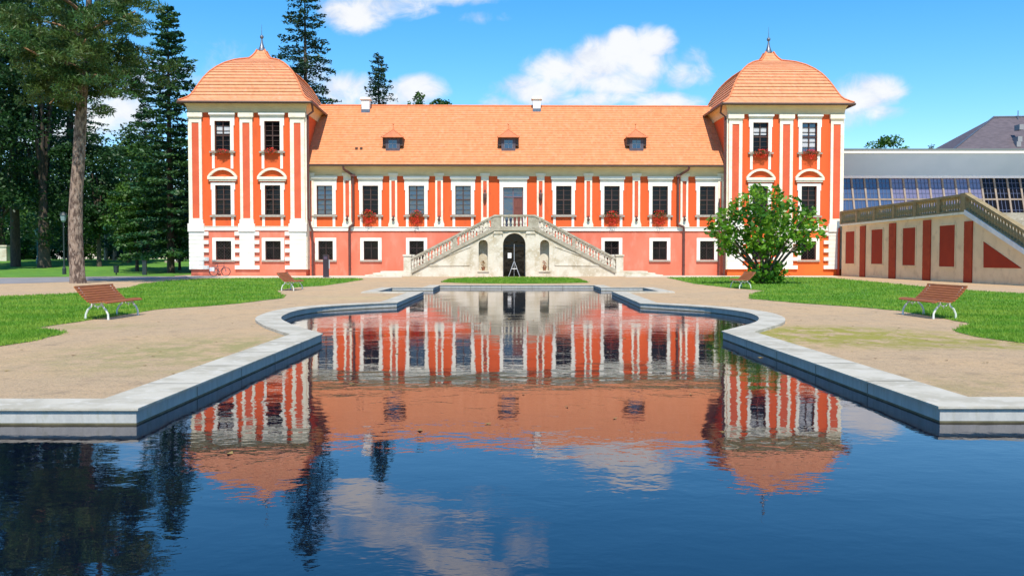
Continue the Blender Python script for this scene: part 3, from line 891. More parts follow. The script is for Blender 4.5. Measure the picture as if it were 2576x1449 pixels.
# towers
def tower(wu0, wu1, pil, wins, low, right):
    v = -1.0; D = 9.25; uc = (wu0 + wu1) / 2; vc = v + D / 2
    zc0 = ZT(284.5); zee = ZT(259)
    z20, z21 = ZT(380), ZT(305.3); z10, z11 = ZT(540.7), ZT(466.5); z00, z01 = ZT(653.5), ZT(606.5)
    hu = .60
    ho = [(x - hu, x + hu, z20, z21) for x in wins] + [(x - hu, x + hu, z10, z11) for x in wins]
    hl = [(x - hu, x + hu, z00, z01) for x in wins]
    mb = MB(); wall_holes(mb, wu0, wu1, zSplit, zee - .05, v, ho)
    for side in (0, 1):
        uu = (wu0, wu1)[side]
        mb.poly([(uu, v, zSplit), (uu, v + D, zSplit), (uu, v + D, zee - .05), (uu, v, zee - .05)])
    mb.poly([(wu0, v + D, 0), (wu1, v + D, 0), (wu1, v + D, zee), (wu0, v + D, zee)])
    mb.build('wall', ORANGE, pal)
    mb = MB(); wall_holes(mb, wu0, wu1, 0, zSplit, v, hl)
    for uu in (wu0, wu1): mb.poly([(uu, v, 0), (uu, v + D, 0), (uu, v + D, zSplit), (uu, v, zSplit)])
    mb.build('wall', SALMON2 if right else SALMON, pal)
    mb = MB(); mb.box(wu0 + .3, wu1 - .3, v - .10, v - .003, zBandB, zBandT); mb.box(wu0 + .3, wu1 - .3, v - .14, v - .003, zBandT + .002, zBandT + .055)
    mb.box(wu0 - .1, wu0 - .003, v + .3, v + D, zBandB, zBandT); mb.box(wu1 + .003, wu1 + .1, v + .3, v + D, zBandB, zBandT)
    mb.build('string_course', WHITE, pal)
    for x in wins:
        window(x, v, z20, z21, hu, 'up', GLASSB if (right and x > uc) else GLASS, foot=ZT(425), hood=(ZT(290), ZT(284.8), True), top=.28)
        window(x, v, z10, z11, hu, 'up', foot=zBandT + .06, top=.22, ped=(ZT(452), ZT(423), 1.14))
        window(x, v, z00, z01, hu, 'low', top=.25)
    # upper curtains
    for x in ([wins[0]] if not right else wins):
        mb = MB(); mb.box(x - .5, x - .06, v + .205, v + .215, z20 + 1.35, z21 - .35); mb.box(x + .06, x + .5, v + .205, v + .215, z20 + 1.35, z21 - .35)
        if right and x > uc: mb.box(x - .5, x - .06, v + .205, v + .215, z20 + .35, z20 + 1.1); mb.box(x + .06, x + .5, v + .205, v + .215, z20 + .35, z20 + 1.1)
        mb.build('curtain', CURTAIN, pal)
    zq = ZT(678)
    for i, (a, b, p0, p1) in enumerate(pil):
        cu, w = (a + b) / 2, b - a
        o = pilaster(cu, v, ZT(553), ZT(296), w, p1 - p0, ZT(285) - ZT(296), foot=False, pan=(.10, .42), panelm=ORANGE2)
        mb = MB(); mb.box(cu - w / 2 - .05, cu + w / 2 + .05, v - .20, v - .003, ZT(563), ZT(553) - .002)
        mb.box(cu - w / 2 - .14, cu + w / 2 + .14, v - .26, v - .003, ZT(583), ZT(563) - .002)
        mb.build('pedestal', WHITE, o)
        # rusticated quoins
        mb = MB(); n = 9; H = (ZT(583) - zq) / n; e0 = a - .08; e1 = b + .08
        for k in range(n):
            z_ = zq + k * H; wide = k % 2 == 0
            l_, r_ = e0, e1
            if wide:
                if i != 0: l_ -= .38
                if i != 2: r_ += .38
            mb.box(l_, r_, v - .17, v - .003, z_ + .02, z_ + H - .02)
            mb.box(e0 + .01, e1 - .01, v - .145, v - .003, z_ + H - .02, z_ + H + .02) if k < n - 1 else None
        mb.build('quoin', WHITE, o)
    # side-wall quoins and pilaster returns on the outer and inner faces
    for uu, s_ in ((wu0, -1), (wu1, 1)):
        for vv in (v + .003, v + D - .9):
            mb = MB(); mb.box(min(uu + s_ * .003, uu + s_ * .12), max(uu + s_ * .003, uu + s_ * .12), vv, vv + .9, 0.5, ZT(285))
            mb.build('corner_strip', CREAM, pal)
    # cornice all round
    ov = .50
    prof = [(0, zc0), (.10, zc0), (.10, zc0 + .08)]
    H = zee - zc0 - .12
    for k in range(7):
        a_ = k / 6 * math.pi / 2; prof.append((.11 + (ov - .13) * (1 - math.cos(a_)), zc0 + .08 + H * math.sin(a_)))
    prof += [(ov, zee - .04), (ov, zee), (0, zee)]
    mb = MB()
    for k in range(len(prof) - 1):
        (o0, h0), (o1, h1) = prof[k], prof[k + 1]
        def ring(o_, h_): return [(wu0 - o_, v - o_, h_), (wu1 + o_, v - o_, h_), (wu1 + o_, v + D + o_, h_), (wu0 - o_, v + D + o_, h_)]
        A, B = ring(o0, h0), ring(o1, h1)
        mb.add(A + B, [(i, (i + 1) % 4, (i + 1) % 4 + 4, i + 4) for i in range(4)])
    mb.build('cornice', TANC, pal)
    # dome: curved hipped roof laid in courses
    zz0 = zee + .03
    hx = (wu1 - wu0) / 2 + .62; hv = D / 2 + .62
    P = [(1.0, 0), (.935, .20), (.872, .43), (.835, .72), (.798, 1.12), (.755, 1.58), (.70, 2.1), (.635, 2.6), (.555, 3.06), (.455, 3.50), (.35, 3.83), (.255, 4.04), (.165, 4.17), (.12, 4.42), (.082, 4.72), (.056, 5.02)]
    # resample evenly along the curve
    seg = []; acc = [0]
    for a_, b_ in zip(P, P[1:]): acc.append(acc[-1] + math.hypot((a_[0] - b_[0]) * 5, a_[1] - b_[1]))
    tot = acc[-1]; n = 22; RS = []
    for k in range(n + 1):
        s_ = tot * k / n; j = max(i for i in range(len(acc)) if acc[i] <= s_ + 1e-9); j = min(j, len(P) - 2)
        t_ = (s_ - acc[j]) / (acc[j + 1] - acc[j]); RS.append((P[j][0] + (P[j + 1][0] - P[j][0]) * t_, P[j][1] + (P[j + 1][1] - P[j][1]) * t_))
    def rg4(f, h, o=0.0): return [(uc - hx * f - o, vc - hv * f - o, h), (uc + hx * f + o, vc - hv * f - o, h), (uc + hx * f + o, vc + hv * f + o, h), (uc - hx * f - o, vc + hv * f + o, h)]
    mb = MB(); prev = None
    for k in range(n):
        (f0, h0), (f1, h1) = RS[k], RS[k + 1]; o_ = .085 if 2 < k < 17 else .03
        A, B = rg4(f0, zz0 + h0, o_), rg4(f1, zz0 + h1, .01)
        Q = [(i, (i + 1) % 4, (i + 1) % 4 + 4, i + 4) for i in range(4)]
        mb.add(A + B, Q)
        if prev: mb.add(prev + A, Q)
        prev = B
    lw = rg4(1.0, zz0 - .05, .02); mb.add(lw + rg4(1, zz0, .03), [(i, (i + 1) % 4, (i + 1) % 4 + 4, i + 4) for i in range(4)]); mb.add(lw, [(0, 3, 2, 1)])
    dome = mb.build('dome_roof', TILE2, pal)
    mb = MB()
    for sx, sy in ((-1, -1), (1, -1), (1, 1), (-1, 1)):
        mb.tube([(uc + sx * (hx * f + .03), vc + sy * (hv * f + .03), zz0 + h + .05) for f, h in RS], .065, 6)
    mb.build('hip_tile', HIPT, dome)
    mb = MB(); o_ = .05; t4 = rg4(1, zz0 - .10, o_)
    for i in range(4):
        p_, q_ = Vector(t4[i]), Vector(t4[(i + 1) % 4]); mb.tube([p_, q_], .11, 6)
    mb.build('gutter', GUTTER, dome)
    zt_ = zz0 + 4.98
    mb = MB(); mb.lathe([(.40, 0), (.27, .18), (.17, .42), (.10, .70), (.065, .95), (.055, 1.05)], (uc, vc, zt_), 10)
    mb.ball((uc, vc, zt_ + 1.17), .16, 10); mb.tube([(uc, vc, zt_ + 1.3), (uc, vc, zt_ + 2.2)], [.025, .01], 6)
    mb.build('finial', LEAD, dome, smooth=True)


def ut(px, py=430): return loc(px, py, -1)[0]
tower(TU[0], TU[1], [(ut(477.5), ut(509), ut(483), ut(500.5)), (ut(604.7), ut(636.6), ut(611.7), ut(629.7)), (ut(731), ut(767.3), ut(739), ut(756))],
      [ut(560.8), ut(685.5)], 0, False)
tower(TR[0], TR[1], [(ut(1832.5), ut(1866), ut(1840.6), ut(1858)), (ut(1960), ut(1993), ut(1966.4), ut(1984.5)), (ut(2088), ut(2118.6), ut(2095), ut(2113))],
      [ut(1912.5), ut(2035.5)], 0, True)


# down pipes
def pipe(pts, r=.075, m=BROWN, name='downpipe'):
    mb = MB(); mb.tube(pts, r, 8)
    a, b = pts[-2], pts[-1]
    z = b[2] + .8
    while z < a[2]:
        mb.lathe([(r + .018, 0), (r + .018, .05)], (b[0] + (a[0] - b[0]) * (z - b[2]) / max(a[2] - b[2], .1), b[1], z), 8); z += 2.0
    mb.build(name, m, pal)


ul, ur = U(890), U(880)
pipe([(U(869), EV - .05, zE - .15), (U(869), EV + .0, zE - .35), (ul - .1, -.30, ZW(441)), (ul, -.24, ZW(450)), (ul, -.24, ZW(560)), (ul - .03, -.30, ZW(566)), (ur + .03, -.30, ZW(572)), (ur, -.24, ZW(580)), (ur, -.24, 0)], .095)
mb = MB(); mb.box(ul - .17, ul + .17, -.42, -.27, ZW(446), ZW(440)); mb.build('rain_hopper', BROWN, pal)
ul, ur = U(1704), U(1719)
pipe([(U(1727), EV - .05, zE - .15), (U(1726), EV, zE - .35), (ul + .1, -.30, ZW(441)), (ul, -.24, ZW(450)), (ul, -.24, ZW(560)), (ul + .03, -.30, ZW(566)), (ur - .03, -.30, ZW(571)), (ur, -.24, ZW(580)), (ur, -.24, 0)], .095)
mb = MB(); mb.box(ul - .17, ul + .17, -.42, -.27, ZW(446), ZW(440)); mb.build('rain_hopper', BROWN, pal)
ca = TU[1] + .20
pipe([(TU[1] + .62, -1.3, ZT(262)), (TU[1] + .62, -.9, ZT(280)), (ca, -.85, ZT(290)), (ca, -.85, ZT(548)), (ca + .12, -.85, ZT(566)), (ca + .28, -.80, ZT(580)), (ca + .28, -.80, 0)], .085)
ca = TR[0] - .22
pipe([(TR[0] - .62, -1.3, ZT(262)), (TR[0] - .62, -.9, ZT(280)), (ca, -.85, ZT(290)), (ca, -.85, 0)], .085)
pipe([(ca - .28, -.35, ZW(500)), (ca - .28, -.35, 0)], .06)


# ------------------------------------------------------------------ flower boxes
def geranium(u, v, z, w, n, lab, drop=.35, seed=0, big=1.0):
    wp = O + PU * u + PN * v
    root = empty('flower_box', (wp.x, wp.y, z), TH, lab, 'flower box', 'geranium boxes on the palace windows')
    mb = MB(); mb.box(-w / 2, w / 2, -.09, .09, .0, .16); mb.box(-w / 2 - .015, w / 2 + .015, -.105, .105, .13, .165); mb.build('box', mat('terracotta_box%d' % seed, (.25, .07, .04)), root)
    r_ = np.random.default_rng(seed)
    def cloud(n_, sz, zlo, zhi, wsc, m, nm):
        c = np.stack([r_.normal(0, w * wsc, n_), r_.normal(-.08, .08, n_), r_.uniform(zlo, zhi, n_)], 1)
        k = 1 - np.abs((c[:, 2] - (zlo + zhi) / 2) / ((zhi - zlo) / 2)) ** 2 * .6; c[:, 0] *= k
        o = leafmesh(nm, c, np.full(n_, sz), .8, m, root, r_)
    cloud(n // 2, .09, -.1, .35 * big, .30, L_BUSH, 'leaves')
    cloud(n, .085, -drop, .48 * big, .27, FLOWER, 'flowers')


def leafmesh(name, c, size, asp, m, parent, r_, flat=0.0, nrm=None):
    n = len(c)
    t = r_.normal(0, 1, (n, 3)); t[:, 2] *= (1 - flat)
    t /= np.linalg.norm(t, axis=1)[:, None] + 1e-9
    q = r_.normal(0, 1, (n, 3))
    if flat: q[:, 2] *= (1 - flat)
    b = np.cross(t, q) if not flat else q - t * np.sum(q * t, 1)[:, None]
    b /= np.linalg.norm(b, axis=1)[:, None] + 1e-9
    s = np.asarray(size)[:, None] / 2
    V = np.stack([c - t * s, c + b * s * asp, c + t * s, c - b * s * asp], 1)
    return fast_mesh(name, V.reshape(-1, 3), 4, m, parent)


geranium(U(928), -.30, ZW(545), 1.15, 380, 'full red geranium box on the upper window left of the staircase by the downpipe', .55, 1, 1.1)
geranium(U(1048), -.30, ZW(545), 1.0, 300, 'red geranium box on the upper window above the left stair flight', .65, 2, 1.0)
geranium(U(1539), -.30, ZW(546), 1.1, 360, 'trailing red geranium box on the upper window above the foot of the right stair flight', .65, 3, 1.0)
geranium(U(1657), -.30, ZW(546), 1.1, 380, 'red geranium box on the upper window just left of the right downpipe', .6, 4, 1.1)
geranium(ut(563), -1.28, ZT(385), 1.0, 110, 'sparse pink geranium box on the top left window of the left tower', .12, 5, .5)
geranium(ut(684), -1.28, ZT(385), 1.0, 170, 'orange red geranium box on the top right window of the left tower', .1, 6, .8)
geranium(ut(1913), -1.28, ZT(385), 1.15, 260, 'red geranium box on the top left window of the right tower', .35, 7, .7)
geranium(ut(2037), -1.28, ZT(385), 1.15, 260, 'red geranium box on the top right window of the right tower', .45, 8, .7)

# ------------------------------------------------------------------ the double staircase
SV = -4.0
st = empty('stone_staircase', O + PN * 0, TH, 'pale stone double staircase with balustrades and arched doorway before the palace', 'staircase')


def su(px): return loc(px, 640, SV)[0]
def sz(py): return loc(1290, py, SV)[1]


uNL, uNR = su(1033.5), su(1550)          # inner faces of the bottom newels
uTL, uTR = su(1244), su(1346)            # landing ends
zStr0, zStr1 = sz(681), sz(573)          # top of stringer at foot and at landing


def stair_top(u):
    if u < uTL: return zStr0 + (zStr1 - zStr0) * max(0, (u - uNL)) / (uTL - uNL)
    if u > uTR: return zStr0 + (zStr1 - zStr0) * max(0, (uNR - u)) / (uNR - uTR)
    return zStr1


def panel_wall(mb, ulo, uhi, topfn, holes, v0):
    """front face with arched holes (uc, half, zbottom, zspring, depth)"""
    us = {ulo, uhi, uTL, uTR}
    for c, h, zb_, zs_, dp in holes:
        for k in range(17): us.add(c - h * math.cos(math.pi * k / 16))
    us = sorted(u for u in us if ulo <= u <= uhi)
    for a, b in zip(us, us[1:]):
        hole = next((q for q in holes if q[0] - q[1] < (a + b) / 2 < q[0] + q[1]), None)
        ta, tb = topfn(a), topfn(b)
        if hole is None:
            mb.poly([(a, v0, 0), (b, v0, 0), (b, v0, tb), (a, v0, ta)])
        else:
            c, h, zb_, zs_, dp = hole
            A = zs_ + math.sqrt(max(0, h * h - (a - c) ** 2)); B = zs_ + math.sqrt(max(0, h * h - (b - c) ** 2))
            mb.poly([(a, v0, A), (b, v0, B), (b, v0, tb), (a, v0, ta)])
            if zb_ > 0: mb.poly([(a, v0, 0), (b, v0, 0), (b, v0, zb_), (a, v0, zb_)])
            mb.poly([(a, v0, A), (a, v0 + dp, A), (b, v0 + dp, B), (b, v0, B)])
            mb.poly([(a, v0, zb_), (b, v0, zb_), (b, v0 + dp, zb_), (a, v0 + dp, zb_)])
            if dp < 1: mb.poly([(a, v0 + dp, zb_), (b, v0 + dp, zb_), (b, v0 + dp, B), (a, v0 + dp, A)])
    for c, h, zb_, zs_, dp in holes:
        for s_ in (-1, 1): mb.poly([(c + s_ * h, v0, zb_), (c + s_ * h, v0, zs_), (c + s_ * h, v0 + dp, zs_), (c + s_ * h, v0 + dp, zb_)])


ac, ah = su(1293.7), (su(1322) - su(1265.4)) / 2
aspr = sz(587) - ah
nh = (su(1227) - su(1204)) / 2
niches = [(su(1215.5), nh, sz(681), sz(603.5) - nh, .72), (su(1370), nh, sz(681), sz(603.5) - nh, .72)]
mb = MB(); panel_wall(mb, uNL, uNR, stair_top, [(ac, ah, 0, aspr, 1.2)] + niches, SV)
# solid body: back face, ends
for a, b in ((uNL, uTL), (uTR, uNR)):
    mb.poly([(a, -1.2, 0), (b, -1.2, 0), (b, -1.2, stair_top(b) - .1), (a, -1.2, stair_top(a) - .1)])
body = mb.build('wall', STONE, st)
# landing slab and treads
mb = MB(); mb.box(uTL, uTR, SV + .02, -.02, FLOORZ - .25, FLOORZ - .02)
NS = 22
for k in range(NS):
    z = FLOORZ - .02 - (k + 1) * (FLOORZ - .40) / NS; w = (uTL - uNL) / NS
    mb.box(uTL - (k + 1) * w, uTL - k * w, SV + .25, -1.25, max(0, z - .5), z); mb.box(uTR + k * w, uTR + (k + 1) * w, SV + .25, -1.25, max(0, z - .5), z)
mb.build('steps', STONEW, st)
mb = MB()
for s_, un, x1, x2 in ((-1, uNL, su(918), su(955)), (1, uNR, su(1668), su(1632))):
    e = un + s_ * .55
    mb.box(min(e, x1), max(e, x1), SV - .1, -1.0, 0.0, .13); mb.box(min(e, (x1 + x2) / 2), max(e, (x1 + x2) / 2), SV + .15, -1.0, .131, .26); mb.box(min(e, x2), max(e, x2), SV + .4, -1.0, .261, .39)
mb.build('bottom_steps', STONE, st, bevel=.02)
# string moulding and base moulding on the front
mb = MB()
def slope_bar(mb, ua_, ub_, fa, fb, th, v0, v1):
    mb.extrude([(ua_, v0, fa), (ub_, v0, fb), (ub_, v0, fb + th), (ua_, v0, fa + th)], (0, v1 - v0, 0))
slope_bar(mb, uNL, uTL, zStr0 - .22, zStr1 - .22, .24, SV - .12, SV + .30); slope_bar(mb, uTR, uNR, zStr1 - .22, zStr0 - .22, .24, SV - .12, SV + .30)
slope_bar(mb, uTL, uTR, zStr1 - .22, zStr1 - .22, .24, SV - .16, SV + .30)
slope_bar(mb, uNL, uTL, zStr0 - .22, zStr1 - .22, .24, -1.3, -1.1); slope_bar(mb, uTR, uNR, zStr1 - .22, zStr0 - .22, .24, -1.3, -1.1)
mb.build('string_moulding', STONEW, st)
mb = MB()
for x0, x1 in ((su(1243), su(1263.5)), (su(1324), su(1345))):
    mb.box(x0, x1, SV - .10, SV - .003, 0, zStr1 - .23); mb.box(x0 - .05, x1 + .05, SV - .17, SV - .003, sz(588.5), sz(585)); mb.box(x0 - .04, x1 + .04, SV - .14, SV - .003, 0, .35)
mb.build('pier', STONE, st)
# archivolt
mb = MB()
for k in range(16):
    a0, a1 = math.pi * k / 16, math.pi * (k + 1) / 16
    q = [(ac - r * math.cos(a), SV - .06, aspr + r * math.sin(a)) for r, a in ((ah, a0), (ah, a1), (ah + .13, a1), (ah + .13, a0))]
    mb.extrude(q, (0, .057, 0))
mb.box(ac - ah - .13, ac - ah, SV - .06, SV - .003, 0, aspr); mb.box(ac + ah, ac + ah + .13, SV - .06, SV - .003, 0, aspr)
for c, h, zb_, zs_, dp in niches:
    for k in range(12):
        a0, a1 = math.pi * k / 12, math.pi * (k + 1) / 12
        mb.extrude([(c - r * math.cos(a), SV - .035, zs_ + r * math.sin(a)) for r, a in ((h, a0), (h, a1), (h + .07, a1), (h + .07, a0))], (0, .032, 0))
    mb.box(c - h - .07, c - h, SV - .035, SV - .003, zb_, zs_); mb.box(c + h, c + h + .07, SV - .035, SV - .003, zb_, zs_); mb.box(c - h - .1, c + h + .1, SV - .08, SV - .003, zb_ - .09, zb_ - .002)
mb.build('arch_moulding', STONE, st)
# sunk triangular panels: raised frames
mb = MB()
for s_, (x0, x1, x2) in ((-1, (1140, 1180, 1062)), (1, (1446, 1396, 1530))):
    P0, P1, P2 = (su(x2), sz(668)), (su(x1), sz(667)), (su(1186 if s_ < 0 else 1394), sz(619))
    tri = [P0, P1, P2]
    for i in range(3):
        a, b = tri[i], tri[(i + 1) % 3]
        d = Vector((b[0] - a[0], b[1] - a[1])); n_ = Vector((-d.y, d.x)).normalized() * .045
        mb.extrude([(a[0] - n_.x, SV - .05, a[1] - n_.y), (b[0] - n_.x, SV - .05, b[1] - n_.y), (b[0] + n_.x, SV - .05, b[1] + n_.y), (a[0] + n_.x, SV - .05, a[1] + n_.y)], (0, .047, 0))
mb.build('panel_moulding', STONE, st)
# newels
for un, s_ in ((uNL, -1), (uNR, 1)):
    for vv in (SV - .02, -1.45):
        a, b = (un - .55, un) if s_ < 0 else (un, un + .55)
        mb = MB(); mb.box(a, b, vv, vv + .5, 0, sz(645)); mb.box(a - .06, b + .06, vv - .06, vv + .56, sz(645) + .001, sz(640.5)); mb.box(a - .08, b + .08, vv - .08, vv + .58, 0, .42)
        mb.build('newel', STONE, st, bevel=.015)
# balustrades
bal_prof = [(.085, 0), (.085, .06), (.05, .09), (.055, .14), (.092, .27), (.082, .36), (.045, .46), (.04, .50), (.058, .52), (.04, .55), (.05, .62), (.075, .68), (.085, .70), (.085, .76)]
mb = MB(); mb.lathe(bal_prof, (0, 0, 0), 8)
bal0 = mb.build('baluster', STONE, None, smooth=True); bal_used = [False]


def put_bal(parent, u, v, z, s=1.0, m=None):
    if not bal_used[0]: b = bal0; bal_used[0] = True
    else: b = bal0.copy(); COL.objects.link(b)
    b.parent = parent; b.location = (u, v, z); b.scale = (1, 1, s)
    return b


RH = .96
def balustrade(ua_, ub_, za, zb_, v, n, piers=()):
    mb = MB(); slope_bar(mb, ua_, ub_, za + RH - .14, zb_ + RH - .14, .15, v - .15, v + .15); slope_bar(mb, ua_, ub_, za + .02, zb_ + .02, .07, v - .11, v + .11)
    for f0, f1 in piers:
        x0, x1 = ua_ + (ub_ - ua_) * f0, ua_ + (ub_ - ua_) * f1; y0, y1 = za + (zb_ - za) * f0, za + (zb_ - za) * f1
        mb.extrude([(x0, v - .10, y0 + .05), (x1, v - .10, y1 + .05), (x1, v - .10, y1 + RH - .13), (x0, v - .10, y0 + RH - .13)], (0, .2, 0))
    o = mb.build('balustrade', STONEW, st)
    for k in range(n):
        f = (k + .5) / n
        if any(f0 - .01 < f < f1 + .01 for f0, f1 in piers): continue
        put_bal(o, ua_ + (ub_ - ua_) * f, v, za + (zb_ - za) * f + .08, (RH - .21) / .76)
    return o


bv = SV + .08
balustrade(uNL, uTL, zStr0, zStr1, bv, 28, [(.50, .545), (.955, 1.0)])
balustrade(uTR, uNR, zStr1, zStr0, bv, 28, [(0, .045), (.455, .50)])
balustrade(uTL, uTR, zStr1, zStr1, bv, 10, [(0, .17), (.83, 1.0)])
balustrade(uNL, uTL, zStr0, zStr1, -1.2, 18, [(.955, 1.0)])
balustrade(uTR, uNR, zStr1, zStr0, -1.2, 18, [(0, .045)])
# arched door in the passage
dv = SV + .75
mb = MB(); mb.box(ac - ah, ac + ah, dv, dv + .05, 0, aspr + ah); dr = mb.build('door', GLASS, st)
mb = MB()
for x in (ac - ah, ac - .03, ac + ah - .07): mb.box(x, x + .07, dv - .04, dv - .002, 0, aspr - .03)
mb.box(ac - ah + .07, ac + ah - .07, dv - .04, dv - .003, aspr - .15, aspr - .03)
mb.build('door_frame', IRON, dr)
mb = MB(); mb.box(ac - .45, ac - .22, dv - .02, dv - .005, sz(652), sz(642)) ; mb.box(ac - .72, ac - .45, dv - .015, dv - .005, 0, .001)
mb = MB(); mb.box(ac - .48, ac - .20, dv - .02, dv - .006, 1.38, 1.78); mb.build('notice', mat('white_paper', (.85, .86, .88)), dr)

# folding stand in the doorway
wp = O + PU * (ac + .0) + PN * (SV + .30)
ea = empty('folding_stand', wp, TH, 'light grey A-shaped folding stand in the staircase doorway', 'stand')
GREYM = mat('pale_grey_metal', (.50, .52, .55), None, rough=.4, metal=.3)
for s_ in (-1, 1):
    mb = MB(); mb.tube([(0 + s_ * .02, 0, 1.12), (s_ * .42, 0, 0)], .03, 6); mb.build('leg', GREYM, ea)
mb = MB(); mb.tube([(0, .28, 0), (0, .02, 1.1)], .025, 6); mb.build('leg', GREYM, ea)
mb = MB(); mb.tube([(0, .0, 1.1), (0, .0, 2.45)], .02, 6); mb.build('pole', GREYM, ea)
mb = MB(); mb.tube([(-.21, 0, .58), (.21, 0, .58)], .018, 6); mb.build('crossbar', GREYM, ea)

# planted pots in the niches
for (c, h, zb_, zs_, dp), m_, lab, sd in ((niches[0], mat('dry_leaves', (.40, .22, .07), (.25, .12, .05), 20), 'clay pot with dry yellow plant in the left stair niche', 31),
                                          (niches[1], mat('red_leaves', (.42, .08, .03), (.30, .12, .03), 20), 'clay pot with reddish plant in the right stair niche', 32)):
    wp = O + PU * c + PN * (SV + .14)
    po = empty('potted_plant', (wp.x, wp.y, zb_), TH, lab, 'potted plant', 'potted plants in the stair niches')
    mb = MB(); mb.lathe([(.09, 0), (.12, .12), (.15, .24), (.16, .25), (.16, .28), (.12, .28)], (0, 0, 0), 12); mb.build('pot', mat('clay%d' % sd, (.30, .12, .06)), po, smooth=True)
    r_ = np.random.default_rng(sd); cc = np.stack([r_.normal(0, .12, 90), r_.normal(0, .06, 90), r_.uniform(.24, .75, 90)], 1); cc[:, 0] *= 1.2 - cc[:, 2]
    leafmesh('leaves', cc, np.full(90, .11), .5, m_, po, r_)

# ------------------------------------------------------------------ terrace on the right
TX = 25.75
ter = empty('terrace', (TX, 56, 0), 0, 'cream garden terrace with dark red panels and a sloping stone balustrade', 'terrace')
def ty(px, py=640): return atX(px, py, TX).y - 56
TM_C = mat('cream_terrace_plaster', (.86, .645, .40), (.79, .59, .36), .9, .85, .004, 20, c3=(.68, .49, .30), s3=1.6)
TM_R = mat('dark_red_plaster', (.36, .026, .002), (.32, .022, .002), 1.5, .85)
TM_R2 = mat('red_rusticated_plaster', (.42, .048, .010), (.36, .036, .008), 2, .85)
yB = 69.6 - 56; yK = ty(2432, 540); zTop = atX(2300, 552, TX).z; yF = 39.9 - 56
slp = (atX(2425, 541, TX).z - atX(2576, 640, TX).z) / (ty(2425) - ty(2576))
def ttop(y): return zTop if y >= yK else max(0.02, zTop - slp * (yK - y))
yF = yK - (zTop - .05) / slp
mb = MB()
mb.poly([(0, yB, 0), (0, yF, 0), (0, yF, ttop(yF)), (0, yK, zTop), (0, yB, zTop)])
mb.poly([(0, yF, 0), (3.5, yF, 0), (3.5, yF, .05), (0, yF, .05)])
mb.poly([(0, yF, .04), (3.5, yF, .04), (3.5, yK, zTop), (0, yK, zTop)])
mb.poly([(0, yK, zTop), (30, yK, zTop), (30, yB + 8, zTop), (0, yB + 8, zTop)])
mb.poly([(3.5, yK, 0), (30, yK, 0), (30, yK, zTop), (3.5, yK, zTop)])
mb.build('wall', TM_C, ter)
mb = MB()
n_ = 16
for k in range(n_):
    y0 = yK - (yK - yF) * k / n_; y1 = yK - (yK - yF) * (k + 1) / n_; z = ttop(y0) - .0
    mb.box(.35, 3.4, y1, y0, max(0, z - .4), z + .06)
mb.build('steps', STONEW, ter)
for x0, x1, y_ in ((2101.5, 2113, 640), (2164.5, 2177.5, 640), (2237.5, 2254, 640), (2323, 2342, 640), (2427, 2447, 640)):
    a, b = ty(x1), ty(x0); mb = MB(); zt_ = min(ttop(a), ttop(b)) - .12
    n = int(zt_ / .40)
    for k in range(n): mb.box(-.07, -.003, a, b, k * zt_ / n + .008, (k + 1) * zt_ / n - .008)
    mb.box(-.05, -.003, a + .01, b - .01, 0.01, zt_ - .01)
    mb.build('pillar', TM_R2, ter)
for x0, x1, yt, yb_ in ((2128, 2150.3, 582.7, 663.2), (2192.8, 2221, 577.6, 664.2), (2271.6, 2303.4, 573.5, 667.6), (2364, 2402.8, 567.3, 671)):
    a, b = ty(x1), ty(x0); zt_, zb_ = atX((x0 + x1) / 2, yt, TX).z, atX((x0 + x1) / 2, yb_, TX).z
    mb = MB(); mb.box(-.02, -.003, a, b, zb_, zt_); mb.build('panel', TM_R, ter)
    mb = MB()
    for q in ((a - .08, a, zb_ - .08, zt_ + .08), (b, b + .08, zb_ - .08, zt_ + .08), (a, b, zt_, zt_ + .08), (a, b, zb_ - .08, zb_)): mb.box(-.045, -.003, q[0], q[1], q[2], q[3])
    mb.build('panel_frame', TM_C, ter)
A_, B_, C_ = atX(2474.7, 607.7, TX), atX(2474.7, 673.4, TX), atX(2570.6, 675, TX)
mb = MB(); mb.extrude([(-.02, A_.y - 56, A_.z), (-.02, B_.y - 56, B_.z), (-.02, C_.y - 56, C_.z)], (.017, 0, 0)); mb.build('panel', TM_R, ter)
mb = MB(); mb.box(-.14, .3, yK, yB, zTop + .001, zTop + .14); mb.build('coping', CREAM, ter)
mb = MB(); mb.extrude([(-.16, yK, zTop - .02), (-.16, yF, ttop(yF) - .02), (-.16, yF, ttop(yF) + .24), (-.16, yK, zTop + .26)], (.46, 0, 0)); mb.build('stringer', mat('white_painted_stringer', (.84, .84, .84), (.72, .72, .74), 2, .7), ter)
RHT = 1.05
mb = MB(); mb.box(-.10, .18, yK, yB, zTop + .145, zTop + .24); mb.box(-.13, .21, yK, yB, zTop + RHT - .02, zTop + RHT + .12)
npi = 6
for k in range(npi + 1):
    y = yK + (yB - yK) * k / npi; mb.box(-.12, .20, y - .18, y + .18, zTop + .145, zTop + RHT + .10) if k else mb.box(-.14, .22, y - .05, y + .5, zTop + .145, zTop + RHT + .16)
b1 = mb.build('balustrade', STONEB, ter)
mb = MB(); mb.lathe([(r * 1.15, z) for r, z in bal_prof], (0, 0, 0), 8); tb0 = mb.build('baluster', STONEB, b1, smooth=True)
tb0.location = (.04, yK + .7, zTop + .22); tb0.scale = (1, 1, (RHT - .24) / .76); nb = 58
for k in range(1, nb):
    y = yK + .7 + (yB - yK - .9) * k / nb
    if min(abs(y - (yK + (yB - yK) * j / npi)) for j in range(npi + 1)) < .24: continue
    c = tb0.copy(); COL.objects.link(c); c.parent = b1; c.location = (.04, y, zTop + .22)
mb = MB(); zt_ = zTop + RHT + .12
